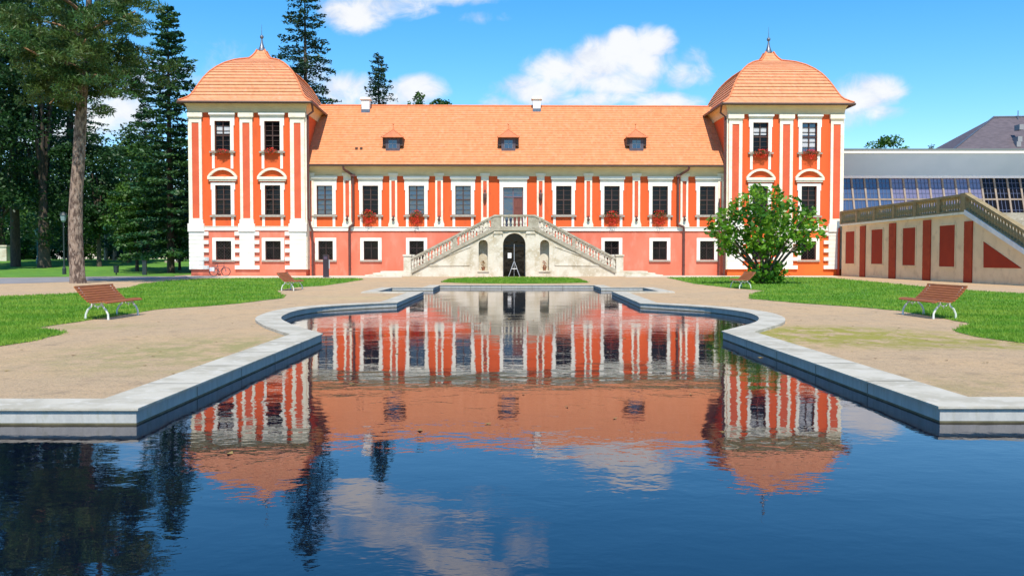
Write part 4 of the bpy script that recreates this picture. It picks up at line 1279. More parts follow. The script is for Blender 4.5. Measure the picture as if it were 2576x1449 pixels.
mb.extrude([(-.13, yK, zt_ - .14), (-.13, yF, zt_ - .14 - slp * (yK - yF)), (-.13, yF, zt_ - slp * (yK - yF)), (-.13, yK, zt_)], (.34, 0, 0))
mb.extrude([(-.10, yK, zTop + .265), (-.10, yF, zTop + .265 - slp * (yK - yF)), (-.10, yF, zTop + .33 - slp * (yK - yF)), (-.10, yK, zTop + .33)], (.28, 0, 0))
b2 = mb.build('balustrade', STONEB, ter)
for k in range(int((yK - yF) / .30)):
    y = yK - .3 - k * .30; c = tb0.copy(); COL.objects.link(c); c.parent = b2; c.location = (.04, y, zTop + .32 - slp * (yK - y)); c.scale = (1, 1, .93)

# ------------------------------------------------------------------ conservatory behind the terrace
CY0 = 78.0
con = empty('conservatory', (26, CY0, 0), 0, 'long glazed hall with slanting blue windows and grey overhanging roof behind the terrace', 'hall')
zf_t, zf_b = atY(2300, 380, CY0 - 2.2).z, atY(2300, 446, CY0).z
zg1, zg0 = zf_b - .08, atY(2300, 502, CY0 - .5).z
zg00 = zTop - .1
xl, xr = .2, 30.0
SOF = mat('blue_grey_soffit_metal', (.40, .57, .82), (.37, .54, .79), .5, .45, spec=.6)
mb = MB(); mb.extrude([(xl, -2.2, zf_t - .2), (xl, 0, zf_b), (xl, 8, zf_b), (xl, 8, zf_t)], (xr - xl, 0, 0)); sf = mb.build('soffit', SOF, con)
mb = MB(); mb.box(xl - .3, xr, -2.4, -2.2, zf_t - .22, zf_t + .02); mb.build('fascia', mat('pale_fascia', (.74, .72, .66), None, rough=.5), con)
mb = MB(); mb.box(xl - .35, xr, -2.45, 10, zf_t + .021, zf_t + .16); mb.build('roof', mat('grey_green_roof', (.14, .17, .17), None, rough=.5), con)
mb = MB(); mb.box(xl, xr, -.12, .1, zf_b - .10, zf_b + .10); mb.build('trim', mat('white_trim', (.72, .72, .76), None, rough=.5), con)
WFR = mat('brown_grey_mullion', (.30, .24, .19), (.24, .19, .15), 2, .6)
BARM = mat('blue_glazing_bar', (.07, .09, .17), None, rough=.5)
PUR = glass_mat('conservatory_lit_glass', (.16, .14, .22), ior=2.2, rough=.1)
unit = 1.13; nu = int((xr - xl) / unit)
mb = MB(); mg = MB()
def sy(z): return -.9 * (zg1 - z) / (zg1 - zg0) * .62
for k in range(nu + 1):
    x = xl + k * unit; mb.extrude([(x - .075, sy(zg1) - .08, zg1), (x - .075, sy(zg00) - .08, zg00), (x - .075, sy(zg00) + .08, zg00), (x - .075, sy(zg1) + .08, zg1)], (.15, 0, 0))
for z in (zg0,): mb.box(xl, xr, sy(z) - .07, sy(z) + .07, z - .07, z + .07)
mb.build('frame', WFR, con)
for k in range(nu):
    x0, x1 = xl + k * unit + .075, xl + (k + 1) * unit - .075
    for zt_, zb_ in ((zg1, zg0 + .07), (zg0 - .07, zg00)):
        m_ = GLASSW if k < 6 else (PUR if k < 13 else GLASS)
        mp = MB(); mp.extrude([(x0, sy(zt_) + .02, zt_), (x0, sy(zb_) + .02, zb_), (x0, sy(zb_) + .05, zb_), (x0, sy(zt_) + .05, zt_)], (x1 - x0, 0, 0)); pn = mp.build('pane', m_, con)
        mg = MB(); rows = 4 if zt_ == zg1 else 3
        for j in range(1, rows):
            z = zt_ + (zb_ - zt_) * j / rows; mg.box(x0, x1, sy(z) - .01, sy(z) + .015, z - .02, z + .02)
        for j in (1, 2):
            x = x0 + (x1 - x0) * j / 3; mg.extrude([(x - .02, sy(zt_) - .012, zt_), (x - .02, sy(zb_) - .012, zb_), (x - .02, sy(zb_) + .014, zb_), (x - .02, sy(zt_) + .014, zt_)], (.04, 0, 0))
        mg.build('glazing_bar', BARM, pn)
mb = MB(); mb.box(xl + .01, xr, .12, 7.9, 0, zf_b - .101); mb.build('wall', TM_C, con)

# slate roofed house far right
HY = 100.0
a = atY(2400, 379, HY); b = atY(2500, 296, HY + 6); c = atY(2700, 289, HY + 6)
hs = empty('slate_roof_house', (a.x, HY, 0), 0, 'house with a dark purple slate hip roof behind the glazed hall', 'house')
x0 = a.x
zev = a.z - 1.0; xe0 = a.x - x0 - 1.4
mb = MB(); zr_ = b.z; xr0 = b.x - x0; xR = 40
mb.add([(xe0, 0, zev), (xR, 0, zev), (xR, 12, zev), (xe0, 12, zev), (xr0, 6, zr_), (xR, 6, zr_ + .4)], [(0, 1, 5, 4), (2, 3, 4, 5), (3, 0, 4), (0, 3, 2, 1)])
rf = mb.build('roof', SLATE, hs)
mb = MB(); mb.tube([(xr0, 6, zr_ + .05), (xR, 6, zr_ + .45)], .12, 6); mb.tube([(xe0, 0, zev + .05), (xr0, 6, zr_ + .05)], .1, 6); mb.build('ridge_cap', LEAD, rf)
for px_, py_ in ((2558, 322), (2554, 352), (2551, 365)):
    p = atY(px_, py_, HY + 2.5); mb = MB(); mb.box(p.x - x0 - .25, p.x - x0 + .25, 1.5, 2.6, p.z - .35, p.z + .25); mb.build('roof_vent', mat('vent_grey%d' % py_, (.3, .29, .3)), rf)
mb = MB(); p = atY(2562, 300, HY + 5.5); mb.tube([(p.x - x0, 5.6, p.z - .8), (p.x - x0, 5.6, p.z + 1.0)], .05, 6); mb.build('antenna', LEAD, rf)
mb = MB(); mb.box(xe0 + .5, xR, .5, 11.5, 0, zev + .02); mb.build('wall', CREAM, hs)


# ------------------------------------------------------------------ benches
SLAT = mat('brown_bench_slats', (.40, .125, .028), (.30, .085, .022), 7, .55, .004, 20, stretch=(8, .6, 8))
WIRON = mat('white_cast_iron', (.74, .76, .70), (.62, .64, .58), 9, .5)


def bench():
    root = empty('garden_bench')
    L = 1.92; h = L / 2
    def slat(mb, x, z, w, ang, t=.028):
        c, s_ = math.cos(ang), math.sin(ang); d = (c * w / 2, s_ * w / 2); n = (-s_ * t / 2, c * t / 2)
        q = [(x - d[0] - n[0], -h, z - d[1] - n[1]), (x + d[0] - n[0], -h, z + d[1] - n[1]), (x + d[0] + n[0], -h, z + d[1] + n[1]), (x - d[0] + n[0], -h, z - d[1] + n[1])]
        mb.extrude(q, (0, L, 0))
    mb = MB()
    for k, (x, z, a) in enumerate(((.265, .395, -.5), (.205, .415, -.05), (.135, .415, .0), (.065, .408, .05), (-.005, .40, .05), (-.075, .395, .0))): slat(mb, x, z, .058, a)
    mb.build('seat', SLAT, root)
    mb = MB()
    for k in range(7):
        f = k / 6; slat(mb, -.155 - .27 * f - .02 * math.sin(f * 3), .43 + .31 * f, .052, R(128 + 8 * f - (30 if k == 6 else 0)))
    mb.build('backrest', SLAT, root)
    for y in (-h + .16, h - .16):
        mb = MB(); mb.tube([(.27, y, .37), (.15, y, .395), (0, y, .385), (-.12, y, .37), (-.20, y, .43), (-.30, y, .56), (-.42, y, .72)], .018, 6)
        mb.tube([(.10, y, .37), (.06, y, .30), (-.04, y, .30), (-.08, y, .36)], .014, 6)
        mb.tube([(.03, y, .30), (.02, y, .25), (.0, y, .30)], .012, 6)
        mb.build('side_frame', WIRON, root, smooth=True)
        mb = MB(); mb.tube([(.10, y, .385), (.13, y, .30), (.20, y, .22), (.245, y, .12), (.25, y, .0)], [.022, .022, .024, .022, .026], 6); mb.build('leg', WIRON, root, smooth=True)
        mb = MB(); mb.tube([(-.10, y, .375), (-.13, y, .30), (-.21, y, .23), (-.26, y, .12), (-.265, y, .0)], [.022, .022, .024, .022, .026], 6); mb.build('leg', WIRON, root, smooth=True)
    return root


b0 = bench()
bs = [(-9.40, 20.95, 0, 'brown slatted bench with white iron legs in the left foreground on gravel'),
      (-9.60, 38.9, 0, 'small distant brown bench at the left lawn edge before the left tower'),
      (9.92, 21.2, math.pi, 'brown slatted bench with white iron legs in the right foreground'),
      (10.55, 41.1, math.pi, 'distant brown bench standing in front of the small magnolia tree')]
for i, (x, y, r, lab) in enumerate(bs):
    o = b0 if i == 0 else copy_tree(b0)
    o.location = (x, y, 0.0); o.rotation_euler = (0, 0, r); label(o, lab, 'bench', 'slatted benches around the pool')

fx_ = lambda a, Y: (a - CX) / F * Y
# ------------------------------------------------------------------ small park furniture
TEAL = mat('teal_painted_steel', (.05, .16, .17), None, rough=.5)
DGRN = mat('dark_painted_steel', (.02, .03, .032), None, rough=.5)


def lamp(px, py, h, m, lab):
    p = gp(px, py); p = Vector((fx_(px, 98), 98, .75)) if px < 100 else p
    root = empty('street_lamp', p, 0, lab, 'lamp post', 'park lamp posts')
    mb = MB(); mb.lathe([(.16, 0), (.16, .5), (.10, .62), (.07, .8), (.055, h - .9)], (0, 0, 0), 10); mb.build('post', m, root)
    mb = MB(); mb.lathe([(.08, h - .9), (.20, h - .75), (.26, h - .35), (.27, h - .3)], (0, 0, 0), 8); mb.build('lantern', mat('lantern_glass_' + str(px), (.22, .30, .32), None, rough=.2), root)
    mb = MB(); mb.lathe([(.32, h - .3), (.18, h - .1), (.04, h)], (0, 0, 0), 8); mb.build('cap', m, root)


lamp(95.5, 673.5, 3.9, TEAL, 'slim teal lamp post on the far lawn at the left')
lamp(162, 690.5, 5.3, DGRN, 'dark lamp post beside the big pine trunk')
p = gp(292.5, 692.3)
root = empty('litter_bin', p, 0, 'dark round litter bin beside the park road', 'litter bin')
mb = MB(); mb.lathe([(.10, 0), (.05, .03), (.05, .18), (.19, .2), (.21, .7), (.19, .72)], (0, 0, 0), 14); mb.build('body', DGRN, root, smooth=True)
mb = MB(); mb.lathe([(.225, .70), (.225, .75), (.18, .75)], (0, 0, 0), 14); mb.build('rim', IRON, root)
p = gp(364, 692.5)
root = empty('marker_post', p, 0, 'short dark rectangular pillar at the road edge left of the palace', 'pillar')
mb = MB(); mb.box(-.16, .16, -.1, .1, 0, 1.14); mb.build('body', DGRN, root, bevel=.01); mb = MB(); mb.box(-.19, .19, -.13, .13, 1.141, 1.19); mb.build('cap', IRON, root)
p = gp(820.5, 697.8)
root = empty('information_pillar', p, 0, 'tall dark information pillar standing on paving before the left wing', 'sign')
mb = MB(); mb.box(-.20, .20, -.14, .14, 0, 1.62); mb.build('body', mat('plum_steel', (.035, .022, .03), None, rough=.4), root, bevel=.01)
mb = MB(); mb.box(-.12, .1, -.155, -.142, 1.30, 1.5); mb.build('plate', mat('plum_plate', (.10, .06, .10), None, rough=.3), root)
mb = MB(); mb.box(.215, .27, -.1, .02, .62, 1.28); mb.build('leaflet_holder', GREYM, root)

# bicycle leaning by the left tower
BX = atY(552, 690, 69.0).x
bk = empty('bicycle', (BX, 68.95, 0), TH, 'parked bicycle against the wall at the left tower foot', 'bicycle')
mb_f = MB(); A, B, Cc, Dd, E_ = (-.42, 0, .34), (.0, 0, .28), (-.12, 0, .80), (.40, 0, .78), (.52, 0, .34)
for p_, q_ in ((A, B), (A, Cc), (B, Cc), (Cc, Dd), (B, Dd), (Dd, E_)): mb_f.tube([p_, q_], .02, 6)
mb_f.build('frame', mat('dark_bike', (.05, .05, .07), None, rough=.3), bk)
for x in (-.42, .52):
    mb = MB(); mb.tube([(x + .33 * math.cos(a), 0, .34 + .33 * math.sin(a)) for a in np.linspace(0, 2 * math.pi, 25)], (.03), 6, False); wh = mb.build('wheel', IRON, bk)
    mb = MB()
    for k in range(8): a = k * math.pi / 4; mb.tube([(x, 0, .34), (x + .31 * math.cos(a), 0, .34 + .31 * math.sin(a))], .004, 4, False)
    mb.build('spokes', GREYM, wh)
mb = MB(); mb.tube([Dd, (.36, 0, .98), (.36, .25, 1.0)], .014, 6); mb.tube([(.36, 0, .98), (.36, -.25, 1.0)], .014, 6); mb.build('handlebar', IRON, bk)
mb = MB(); mb.tube([Cc, (-.15, 0, .92)], .014, 6); mb.box(-.28, -.03, -.06, .06, .92, .97); mb.build('saddle', IRON, bk)
mb = MB(); mb.box(-.72, -.35, -.09, -.04, .38, .68); mb.build('pannier', mat('white_pannier', (.7, .7, .72)), bk)

# white memorial stone and pale block in the wood
p = Vector((fx_(434, 100), 100, 0))
root = empty('memorial_stone', (p.x, p.y, .85), 0, 'tall white memorial stone on dark base under the trees', 'monument')
sc_ = p.y / F
mb = MB(); mb.add([(-13 * sc_, 0, 5 * sc_), (13 * sc_, 0, 5 * sc_), (13 * sc_, .4, 5 * sc_), (-13 * sc_, .4, 5 * sc_), (-13 * sc_, 0, 36 * sc_), (2 * sc_, 0, 34 * sc_), (2 * sc_, .4, 34 * sc_), (-13 * sc_, .4, 36 * sc_)],
              [(0, 3, 2, 1), (4, 5, 6, 7), (0, 1, 5, 4), (1, 2, 6, 5), (2, 3, 7, 6), (3, 0, 4, 7)]); mb.build('slab', mat('white_marble', (.75, .76, .78)), root)
mb = MB(); mb.box(-17 * sc_, 17 * sc_, -.3, .7, 0, 4.9 * sc_); mb.build('base', STONEW, root)
p = Vector((fx_(2, 105), 105, 0))
root = empty('stone_pier', (p.x, p.y, .95), 0, 'pale beige stone pier at the far left edge under trees', 'stone pier')
mb = MB(); mb.box(-.8, .7, 0, .8, 0, 1.75); mb.build('shaft', STONE, root, bevel=.03); mb = MB(); mb.box(-.9, .8, -.1, .9, 1.751, 1.95); mb.build('cap', STONE, root)


# ------------------------------------------------------------------ rising park lawn on the left
def gz(x, y):
    a = min(1, max(0, (y - 76) / 34)); b = min(1, max(0, (-26.5 - x) / 4))
    return 1.1 * a * a * (3 - 2 * a) * b * b * (3 - 2 * b)


mb = MB(); nx, ny = 40, 40
gx = [-26.5 - 140 * (i / nx) ** 2.2 for i in range(nx + 1)]; gy = [76.0 + 160 * (j / ny) ** 1.7 for j in range(ny + 1)]
mb.add([(x, y, gz(x, y) + .006) for y in gy for x in gx], [(j * (nx + 1) + i, (j + 1) * (nx + 1) + i, (j + 1) * (nx + 1) + i + 1, j * (nx + 1) + i + 1) for j in range(ny) for i in range(nx)])
PARKL = mat('park_lawn', (.11, .27, .018), (.07, .19, .014), .35, .95, .05, 9, c3=(.17, .33, .02), s3=1.4)
label(mb.build('lawn', PARKL, smooth=True), kind='structure')


def lawn_strip(pts): polysheet('lawn', [pts], 0.012, PARKL)


lawn_strip([g2(-200, 699.5, 0), g2(60, 698, 0), g2(180, 696.5, 0), g2(300, 695.0, 0), g2(440, 695.4, 0), (-26.6, 70), (-26.6, 76.2), (-75, 76.2)])

# ------------------------------------------------------------------ trees
def shade(n): return n


def dec_tree(name, x, y, H, cw, ctr_lo, lab, cat='tree', leafm=L_DEC, n=7000, ls=.34, nclump=60, seed=0, group=None, bark=BARK, trunk_r=None, lean=0, squash=1.0):
    r_ = np.random.default_rng(seed); root = empty(name, (x, y, gz(x, y)), 0, lab, cat, group)
    cz = (H + ctr_lo) / 2; rz = (H - ctr_lo) / 2
    # clump centres in an irregular ellipsoid
    C = []
    while len(C) < nclump:
        p = r_.uniform(-1, 1, 3)
        d = np.linalg.norm(p)
        if d > 1 or d < .25: continue
        lump = .82 + .28 * math.sin(3 * math.atan2(p[1], p[0]) + seed) * math.cos(4 * p[2] + seed)
        C.append((p[0] * cw * lump, p[1] * cw * lump * squash, cz + p[2] * rz))
    C = np.array(C); idx = r_.integers(0, nclump, n)
    cr = r_.uniform(.6, 1.25, nclump) * cw * .30
    off = r_.normal(0, 1, (n, 3)); off /= np.linalg.norm(off, axis=1)[:, None]; rad = r_.uniform(0, 1, n) ** .45
    P = C[idx] + off * (rad * cr[idx])[:, None] * np.array([1, 1, .72])
    P = P[P[:, 2] > .15]
    leafmesh('crown', P, r_.uniform(.6, 1.3, len(P)) * ls, .62, leafm, root, r_, flat=.35)
    tr = trunk_r or H * .016; mb = MB()
    top = (r_.uniform(-.3, .3), 0, ctr_lo + rz * 1.2)
    mb.tube([(0, 0, -.1), (lean * .3, 0, ctr_lo * .6), (lean, 0, ctr_lo + rz * .4), (lean + top[0], 0, top[2])], [tr * 1.3, tr, tr * .7, tr * .2], 8)
    for k in r_.integers(0, nclump, min(14, nclump)):
        c = C[k]; z0 = min(ctr_lo + rz * .3, c[2] * .7); mb.tube([(lean * .6, 0, z0), (c[0] * .5, c[1] * .5, (z0 + c[2]) / 2 + .1), tuple(c)], [tr * .45, tr * .28, tr * .08], 5)
    mb.build('trunk', bark, root, smooth=True)
    return root


def conifer(name, x, y, H, bw, z0, lab, leafm=L_FIR, seed=0, whorl=.55, ls=.30, dens=1.0, droop=.25, sparse=0.0, group=None, bark=BARK, tip=.3, flat=.55, ex=.72):
    r_ = np.random.default_rng(seed); root = empty(name, (x, y, gz(x, y)), 0, lab, 'tree', group)
    mb = MB(); tr = H * .013 + .05; mb.tube([(0, 0, -.1), (0, 0, H * .5), (0, 0, H)], [tr, tr * .6, .02], 8)
    P = []; z = z0
    while z < H - .3:
        f = (H - z) / (H - z0); nb_ = 5 + int(3 * f); a0 = r_.uniform(0, 6.28)
        for k in range(nb_):
            if r_.uniform() < sparse: continue
            L = bw * (f ** ex) * r_.uniform(.62, 1.12) + tip; a = a0 + k * 2 * math.pi / nb_ + r_.uniform(-.25, .25)
            dx, dy = math.cos(a), math.sin(a); up = .22 * (1 - f) - .10 * f; zz = z + r_.uniform(-.2, .2)
            m_ = int(L * 15 * dens) + 4; s_ = r_.uniform(.12, 1, m_)
            wdt = (.16 + .42 * (1 - s_)) * min(1, L / 3) + .06
            lat = r_.normal(0, 1, m_) * wdt
            hz = zz + L * s_ * up - droop * L * s_ ** 2 * .5 + .10 * L * np.maximum(0, s_ - .75) - np.abs(r_.normal(0, .13, m_)) * (1 + droop)
            P.append(np.stack([dx * L * s_ - dy * lat, dy * L * s_ + dx * lat, hz], 1))
            if k % 2 == 0: mb.tube([(0, 0, zz), (dx * L * .8, dy * L * .8, zz + L * .8 * up - droop * L * .3)], [.035 + .02 * f, .01], 4, False)
        z += whorl * (.55 + .6 * f)
    P = np.concatenate(P)
    leafmesh('crown', P, r_.uniform(.6, 1.3, len(P)) * ls, .45, leafm, root, r_, flat=flat)
    mb.build('trunk', bark, root, smooth=True)
    return root


# magnolia on the right lawn
mp = gp(1926, 715)
def magnolia():
    r_ = np.random.default_rng(12); root = empty('magnolia_tree', (mp.x, mp.y, 0), 0, 'small spreading bright green magnolia tree on the right lawn', 'tree')
    k = mp.y / F
    # outline measured: crown masses (px offset from trunk, py, radius px)
    masses = [(-115, 590, 38), (-90, 545, 32), (-70, 610, 42), (-130, 555, 22), (-45, 560, 46), (-50, 515, 38), (-15, 480, 26), (0, 530, 48), (-25, 600, 50), (10, 580, 50), (38, 612, 36), (-5, 628, 26),
              (45, 545, 45), (70, 575, 42), (60, 515, 24), (95, 545, 26), (110, 580, 32), (95, 610, 30), (135, 565, 20), (128, 595, 14), (-100, 630, 20), (15, 490, 22), (-138, 580, 16), (85, 632, 14),
              (100, 530, 14), (-85, 520, 12), (-62, 632, 20)]
    P = []; S_ = []; mb = MB()
    C = []
    for dx, py, rd in masses:
        z = atY(1926, py, mp.y).z; R_ = rd * k
        for rep in range(2 if rd > 25 else 1):
            yo = r_.uniform(-1.6, 1.6) * (R_ / .9) if rd > 25 else r_.uniform(-.8, .8)
            c = np.array([dx * k, yo, z]); C.append(c)
            n = int(80 * (R_ / .8) ** 2) + 16
            o = r_.normal(0, 1, (n, 3)); o /= np.linalg.norm(o, axis=1)[:, None]; rr = R_ * .93 * r_.uniform(.25, 1, n) ** .5
            P.append(c + o * rr[:, None])
    # suckers at the foot
    for _ in range(20):
        c = np.array([r_.uniform(-.95, .95), r_.uniform(-.6, .6), r_.uniform(.1, .85)]); c[0] *= 1.2 - c[2] * .45
        o = r_.normal(0, .26, (34, 3)); q = c + o; q = q[q[:, 2] > .03]; P.append(q)
    P = np.concatenate(P)
    leafmesh('crown', P, r_.uniform(.17, .38, len(P)), .6, L_MAG, root, r_, flat=.3)
    for i, c in enumerate(C):
        if i % 2: continue
        b = np.array([r_.uniform(-.2, .2), r_.uniform(-.15, .15), .0]); m1 = b * .7 + c * np.array([.25, .25, .35]); m2 = c * np.array([.62, .62, .72])
        mb.tube([tuple(b), tuple(m1), tuple(m2), tuple(c)], [.085, .065, .04, .012], 6)
    mb.build('trunk', BARKM, root, smooth=True)


magnolia()

# the great pine on the left
def pine():
    base = gp(196, 712.5); r_ = np.random.default_rng(4)
    root = empty('pine_tree', base, 0, 'tall pine with bare reddish brown trunk beside the left path', 'tree')
    tr = []
    for px_, py_, w_ in ((197, 712, 45), (195, 700, 40), (193, 660, 38), (190, 600, 36.5), (190, 540, 36), (192, 480, 33), (197, 420, 32), (201, 340, 31), (205, 270, 28), (210, 200, 25), (216, 130, 21), (222, 50, 17), (226, -60, 13), (230, -190, 7), (232, -420, 3)):
        p = atY(px_, py_, base.y); tr.append(((p.x - base.x, 0, p.z), w_ / 2 * .92 * base.y / F))
    tr[0] = ((tr[0][0][0], 0, -.05), tr[0][1]); mb = MB(); mb.tube([t_[0] for t_ in tr], [t_[1] for t_ in tr], 16); mb.build('trunk', BARKP, root, smooth=True)
    def at(px_, py_, dy=0):
        p = atY(px_, py_, base.y + dy); return np.array([p.x - base.x, dy, p.z])
    br = [((206, 250), [(180, 240, -.5), (150, 232, -1), (125, 262, -1.5)]), ((212, 175), [(180, 165, -1), (140, 145, -2), (95, 138, -2.5), (60, 120, -3)]), ((215, 150), [(250, 120, 1), (290, 135, 2), (340, 165, 2), (390, 180, 2.5)]),
          ((218, 110), [(190, 80, 1), (140, 60, 2), (80, 50, 3)]), ((220, 90), [(260, 60, -1), (300, 50, -2), (340, 30, -3)]), ((222, 50), [(180, 10, -2), (120, -20, -3)]), ((224, 30), [(260, -10, 2), (310, -30, 3)]),
          ((210, 200), [(240, 190, -2), (280, 205, -3)]), ((209, 215), [(175, 215, 2), (120, 200, 4)]), ((226, -40), [(280, -90, 1), (330, -110, 2)]), ((226, -60), [(170, -110, -2), (110, -120, -3)]),
          ((228, -120), [(260, -190, 2), (300, -210, 3)]), ((228, -130), [(190, -200, -1), (150, -220, -2)]), ((215, 140), [(205, 120, -4), (215, 100, -5)]), ((214, 160), [(235, 150, 4), (225, 120, 5)])]
    mb = MB(); P = []
    for (sx, sy_), pts in br:
        chain = [at(sx, sy_)] + [at(a, b, c) for a, b, c in pts]
        mb.tube([tuple(c) for c in chain], list(np.linspace(.13, .03, len(chain))), 6)
        if pts[0][1] == 240: ends = chain[3:]
        else: ends = chain[1:]
        for e in ends:
            for _ in range(6):
                c = e + r_.normal(0, 1, 3) * np.array([.9, 1.0, .6]); n = 150
                o = r_.normal(0, 1, (n, 3)); o /= np.linalg.norm(o, axis=1)[:, None]; P.append(c + o * (r_.uniform(.2, 1, n) ** .5 * r_.uniform(.45, .85))[:, None] * np.array([1, 1, .45]))
    for px_, py_, rd in ((215, 55, 60), (180, 100, 50), (250, 90, 55), (240, 150, 36), (190, 185, 32), (235, 200, 38), (180, 215, 30), (300, 90, 40), (320, 130, 32), (130, 170, 32), (100, 90, 45), (110, 235, 30), (140, 255, 24), (240, 10, 70), (160, 20, 60), (240, 250, 22), (280, 30, 50), (310, 10, 28), (235, -330, 50), (225, -390, 45), (245, -270, 60), (200, -300, 50), (275, -310, 50), (240, -180, 60), (190, -130, 60), (290, -160, 50), (270, 170, 36), (300, 205, 28), (335, 235, 22), (255, 205, 30), (60, 60, 55), (40, 140, 50), (80, 170, 40), (150, 160, 40), (345, 170, 26), (90, 0, 60), (160, 60, 45)):
        for _ in range(4):
            c = at(px_, py_, r_.uniform(-2, 2)) + r_.normal(0, 1, 3) * rd * base.y / F * .5; n = 130
            o = r_.normal(0, 1, (n, 3)); o /= np.linalg.norm(o, axis=1)[:, None]; P.append(c + o * (r_.uniform(.2, 1, n) ** .5 * r_.uniform(.4, .75))[:, None] * np.array([1, 1, .45]))
    P = np.concatenate(P); leafmesh('crown', P, r_.uniform(.18, .46, len(P)), .17, L_PINE, root, r_)
    mb.build('branches', BARKL, root, smooth=True)


pine()
G = 'park trees left of the palace'
fx = lambda px_, Y: (px_ - CX) / F * Y
# the tall fir beside the left tower
conifer('fir_tree', fx(430, 80), 80, 24.0, 5.4, 2.2, 'tall dark fir with layered branches just left of the left tower', L_FIR, 3, .80, .42, 2.3, .12, .08, G, ex=.66)
conifer('spruce_tree', fx(772, 96), 96, 31.5, 5.6, 3, 'tall thin dark spruce rising behind the left tower roof', L_SPR, 8, .85, .38, 2.2, .30, .24, ex=.50)
conifer('spruce_tree', fx(955, 100), 100, 24.2, 3.9, 3, 'small pointed spruce top behind the wing roof and chimney', L_SPR, 9, .70, .34, 1.8, .3, .15, ex=.62)
dec_tree('broadleaf_tree', fx(1085, 104), 104, 21.6, 3.3, 9, 'low leafy treetop just showing above the palace ridge', leafm=L_DEC, n=3600, ls=.36, nclump=30, seed=5)
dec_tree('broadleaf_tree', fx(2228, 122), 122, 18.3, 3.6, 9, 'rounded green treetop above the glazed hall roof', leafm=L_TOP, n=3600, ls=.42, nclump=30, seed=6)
conifer('spruce_tree', fx(2338, 130), 130, 18.0, 1.6, 8, 'tiny dark spruce tip above the glazed hall roof', L_SPR, 19, .6, .3, .8)
# dark belt of park trees, left
trees = [
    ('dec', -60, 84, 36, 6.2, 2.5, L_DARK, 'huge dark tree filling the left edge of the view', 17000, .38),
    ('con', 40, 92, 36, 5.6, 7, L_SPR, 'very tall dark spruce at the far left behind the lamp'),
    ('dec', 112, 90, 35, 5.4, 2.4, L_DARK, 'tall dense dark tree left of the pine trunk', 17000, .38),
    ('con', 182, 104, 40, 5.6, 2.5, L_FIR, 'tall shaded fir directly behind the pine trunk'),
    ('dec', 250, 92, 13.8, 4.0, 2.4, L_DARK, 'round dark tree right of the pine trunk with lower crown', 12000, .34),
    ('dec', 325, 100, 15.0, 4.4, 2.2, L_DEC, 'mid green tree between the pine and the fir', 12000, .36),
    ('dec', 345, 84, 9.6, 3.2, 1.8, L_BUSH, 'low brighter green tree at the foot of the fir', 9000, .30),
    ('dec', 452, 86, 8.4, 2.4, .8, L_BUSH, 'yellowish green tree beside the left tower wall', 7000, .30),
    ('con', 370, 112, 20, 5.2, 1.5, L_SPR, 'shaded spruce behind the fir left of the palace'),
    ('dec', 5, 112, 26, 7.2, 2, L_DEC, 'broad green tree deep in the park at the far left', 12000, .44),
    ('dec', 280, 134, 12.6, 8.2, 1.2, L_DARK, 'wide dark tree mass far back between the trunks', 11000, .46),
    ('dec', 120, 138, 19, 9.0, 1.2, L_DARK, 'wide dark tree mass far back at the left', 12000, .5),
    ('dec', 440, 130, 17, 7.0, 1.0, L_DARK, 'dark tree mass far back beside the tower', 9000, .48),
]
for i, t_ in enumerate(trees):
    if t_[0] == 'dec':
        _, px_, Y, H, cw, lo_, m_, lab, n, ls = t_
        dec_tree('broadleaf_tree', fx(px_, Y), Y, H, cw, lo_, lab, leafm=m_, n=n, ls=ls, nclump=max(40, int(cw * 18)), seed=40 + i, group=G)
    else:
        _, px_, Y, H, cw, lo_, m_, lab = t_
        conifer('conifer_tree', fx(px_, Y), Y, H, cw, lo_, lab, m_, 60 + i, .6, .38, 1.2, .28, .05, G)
# shrubs closing the view under the crowns
for i, (px_, Y, H, cw, lab) in enumerate(((15, 122, 3.4, 3.2, 'dark shrub beside the stone pier at the far left'), (60, 118, 3.0, 3.0, 'rounded shrub left of the teal lamp'), (150, 124, 3.4, 3.4, 'low shrub behind the dark lamp post'),
                                          (230, 126, 3.6, 3.2, 'shrub in the shade right of the pine trunk'), (305, 122, 3.8, 3.4, 'shrub under the low bright tree'), (385, 118, 4.0, 3.4, 'bushy shrub left of the memorial stone'),
                                          (468, 104, 3.6, 1.8, 'small shrub right of the memorial stone by the tower'))):
    dec_tree('shrub', fx(px_, Y), Y, H, cw, .2, lab, 'shrub', L_DEC if i % 2 else L_DARK, 3800, .30, 24, 80 + i, 'shrubs under the park trees')
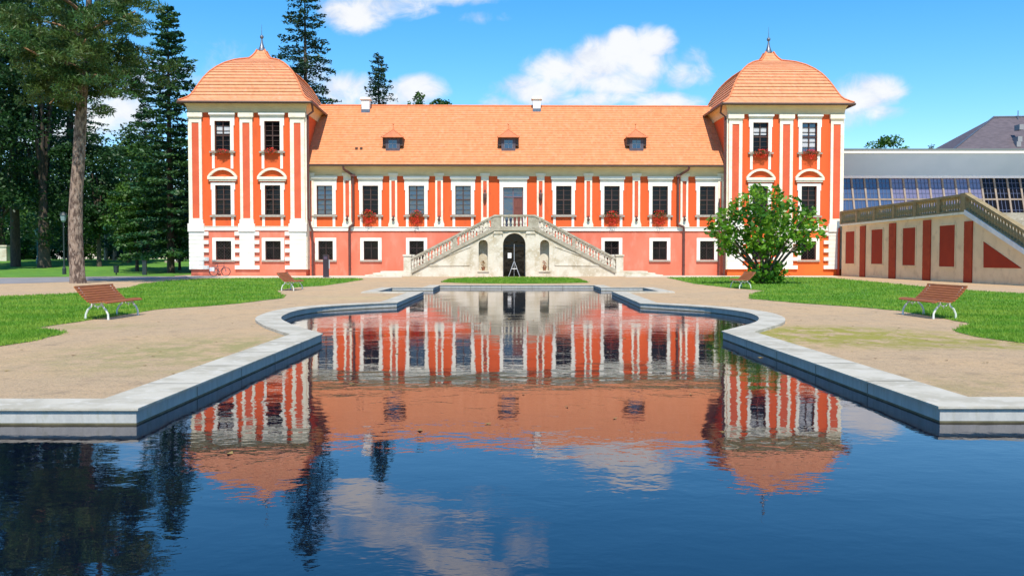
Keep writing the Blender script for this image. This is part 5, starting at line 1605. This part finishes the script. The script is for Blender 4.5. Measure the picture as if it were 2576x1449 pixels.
# slender pale trunks in the wood
for i, (px_, Y, H, lab) in enumerate(((267, 112, 9.5, 'slender pale trunked tree in the middle of the wood'), (289, 110, 9, 'second slender trunked tree leaning in the middle of the wood'))):
    dec_tree('young_tree', fx(px_, Y), Y, H, 2.2, 4.2, lab, leafm=L_DEC, n=3000, ls=.32, nclump=24, seed=100 + i, bark=STONEW, trunk_r=.2, lean=.3 * i, group=G)

# a few fallen leaves on the gravel and drifting on the water
r_ = np.random.default_rng(77)
def leaves_on(pts, z, nm):
    n = len(pts); a = r_.uniform(0, 6.28, n); q = r_.uniform(.025, .05, n)
    P = np.concatenate([pts, np.full((n, 1), z)], 1); t_ = np.stack([np.cos(a), np.sin(a), np.zeros(n)], 1) * q[:, None]; b_ = np.stack([-np.sin(a), np.cos(a), np.zeros(n)], 1) * q[:, None] * .55
    V = np.stack([P - t_, P + b_, P + t_, P - b_], 1); V[:, 0, 2] += .008; V[:, 2, 2] += .01
    label(fast_mesh(nm, V.reshape(-1, 3), 4, mat(nm, (.20, .11, .04), (.32, .22, .06), 9)), kind='stuff')
gp_ = np.stack([r_.uniform(-11, 11, 420), 9 + 24 * r_.uniform(0, 1, 420) ** 1.5], 1); gp_ = gp_[~inside(gp_[:, 0], gp_[:, 1], OUTER)]
leaves_on(gp_[:150], .004, 'fallen_leaves')
wp_ = np.stack([r_.uniform(-3, 4, 60), r_.uniform(5, 24, 60)], 1); leaves_on(wp_[:26], WATZ + .002, 'floating_leaves')

# the far wood closing the park behind the separate trees
r_ = np.random.default_rng(91); n = 26000
X = r_.uniform(-190, -30, n); top = 9.5 + 2.6 * np.sin(X * .21) + 1.8 * np.sin(X * .53 + 1) + r_.normal(0, .5, n)
Zw = 1.1 + r_.uniform(0, 1, n) ** .8 * top; Yw = 158 + 5 * np.sin(X * .33) + r_.uniform(-3, 3, n) + (Zw - 5) * .25
label(leafmesh('distant_wood', np.stack([X, Yw, Zw], 1), r_.uniform(.7, 1.5, n), .6, L_DARK, None, r_, flat=.3), kind='stuff')
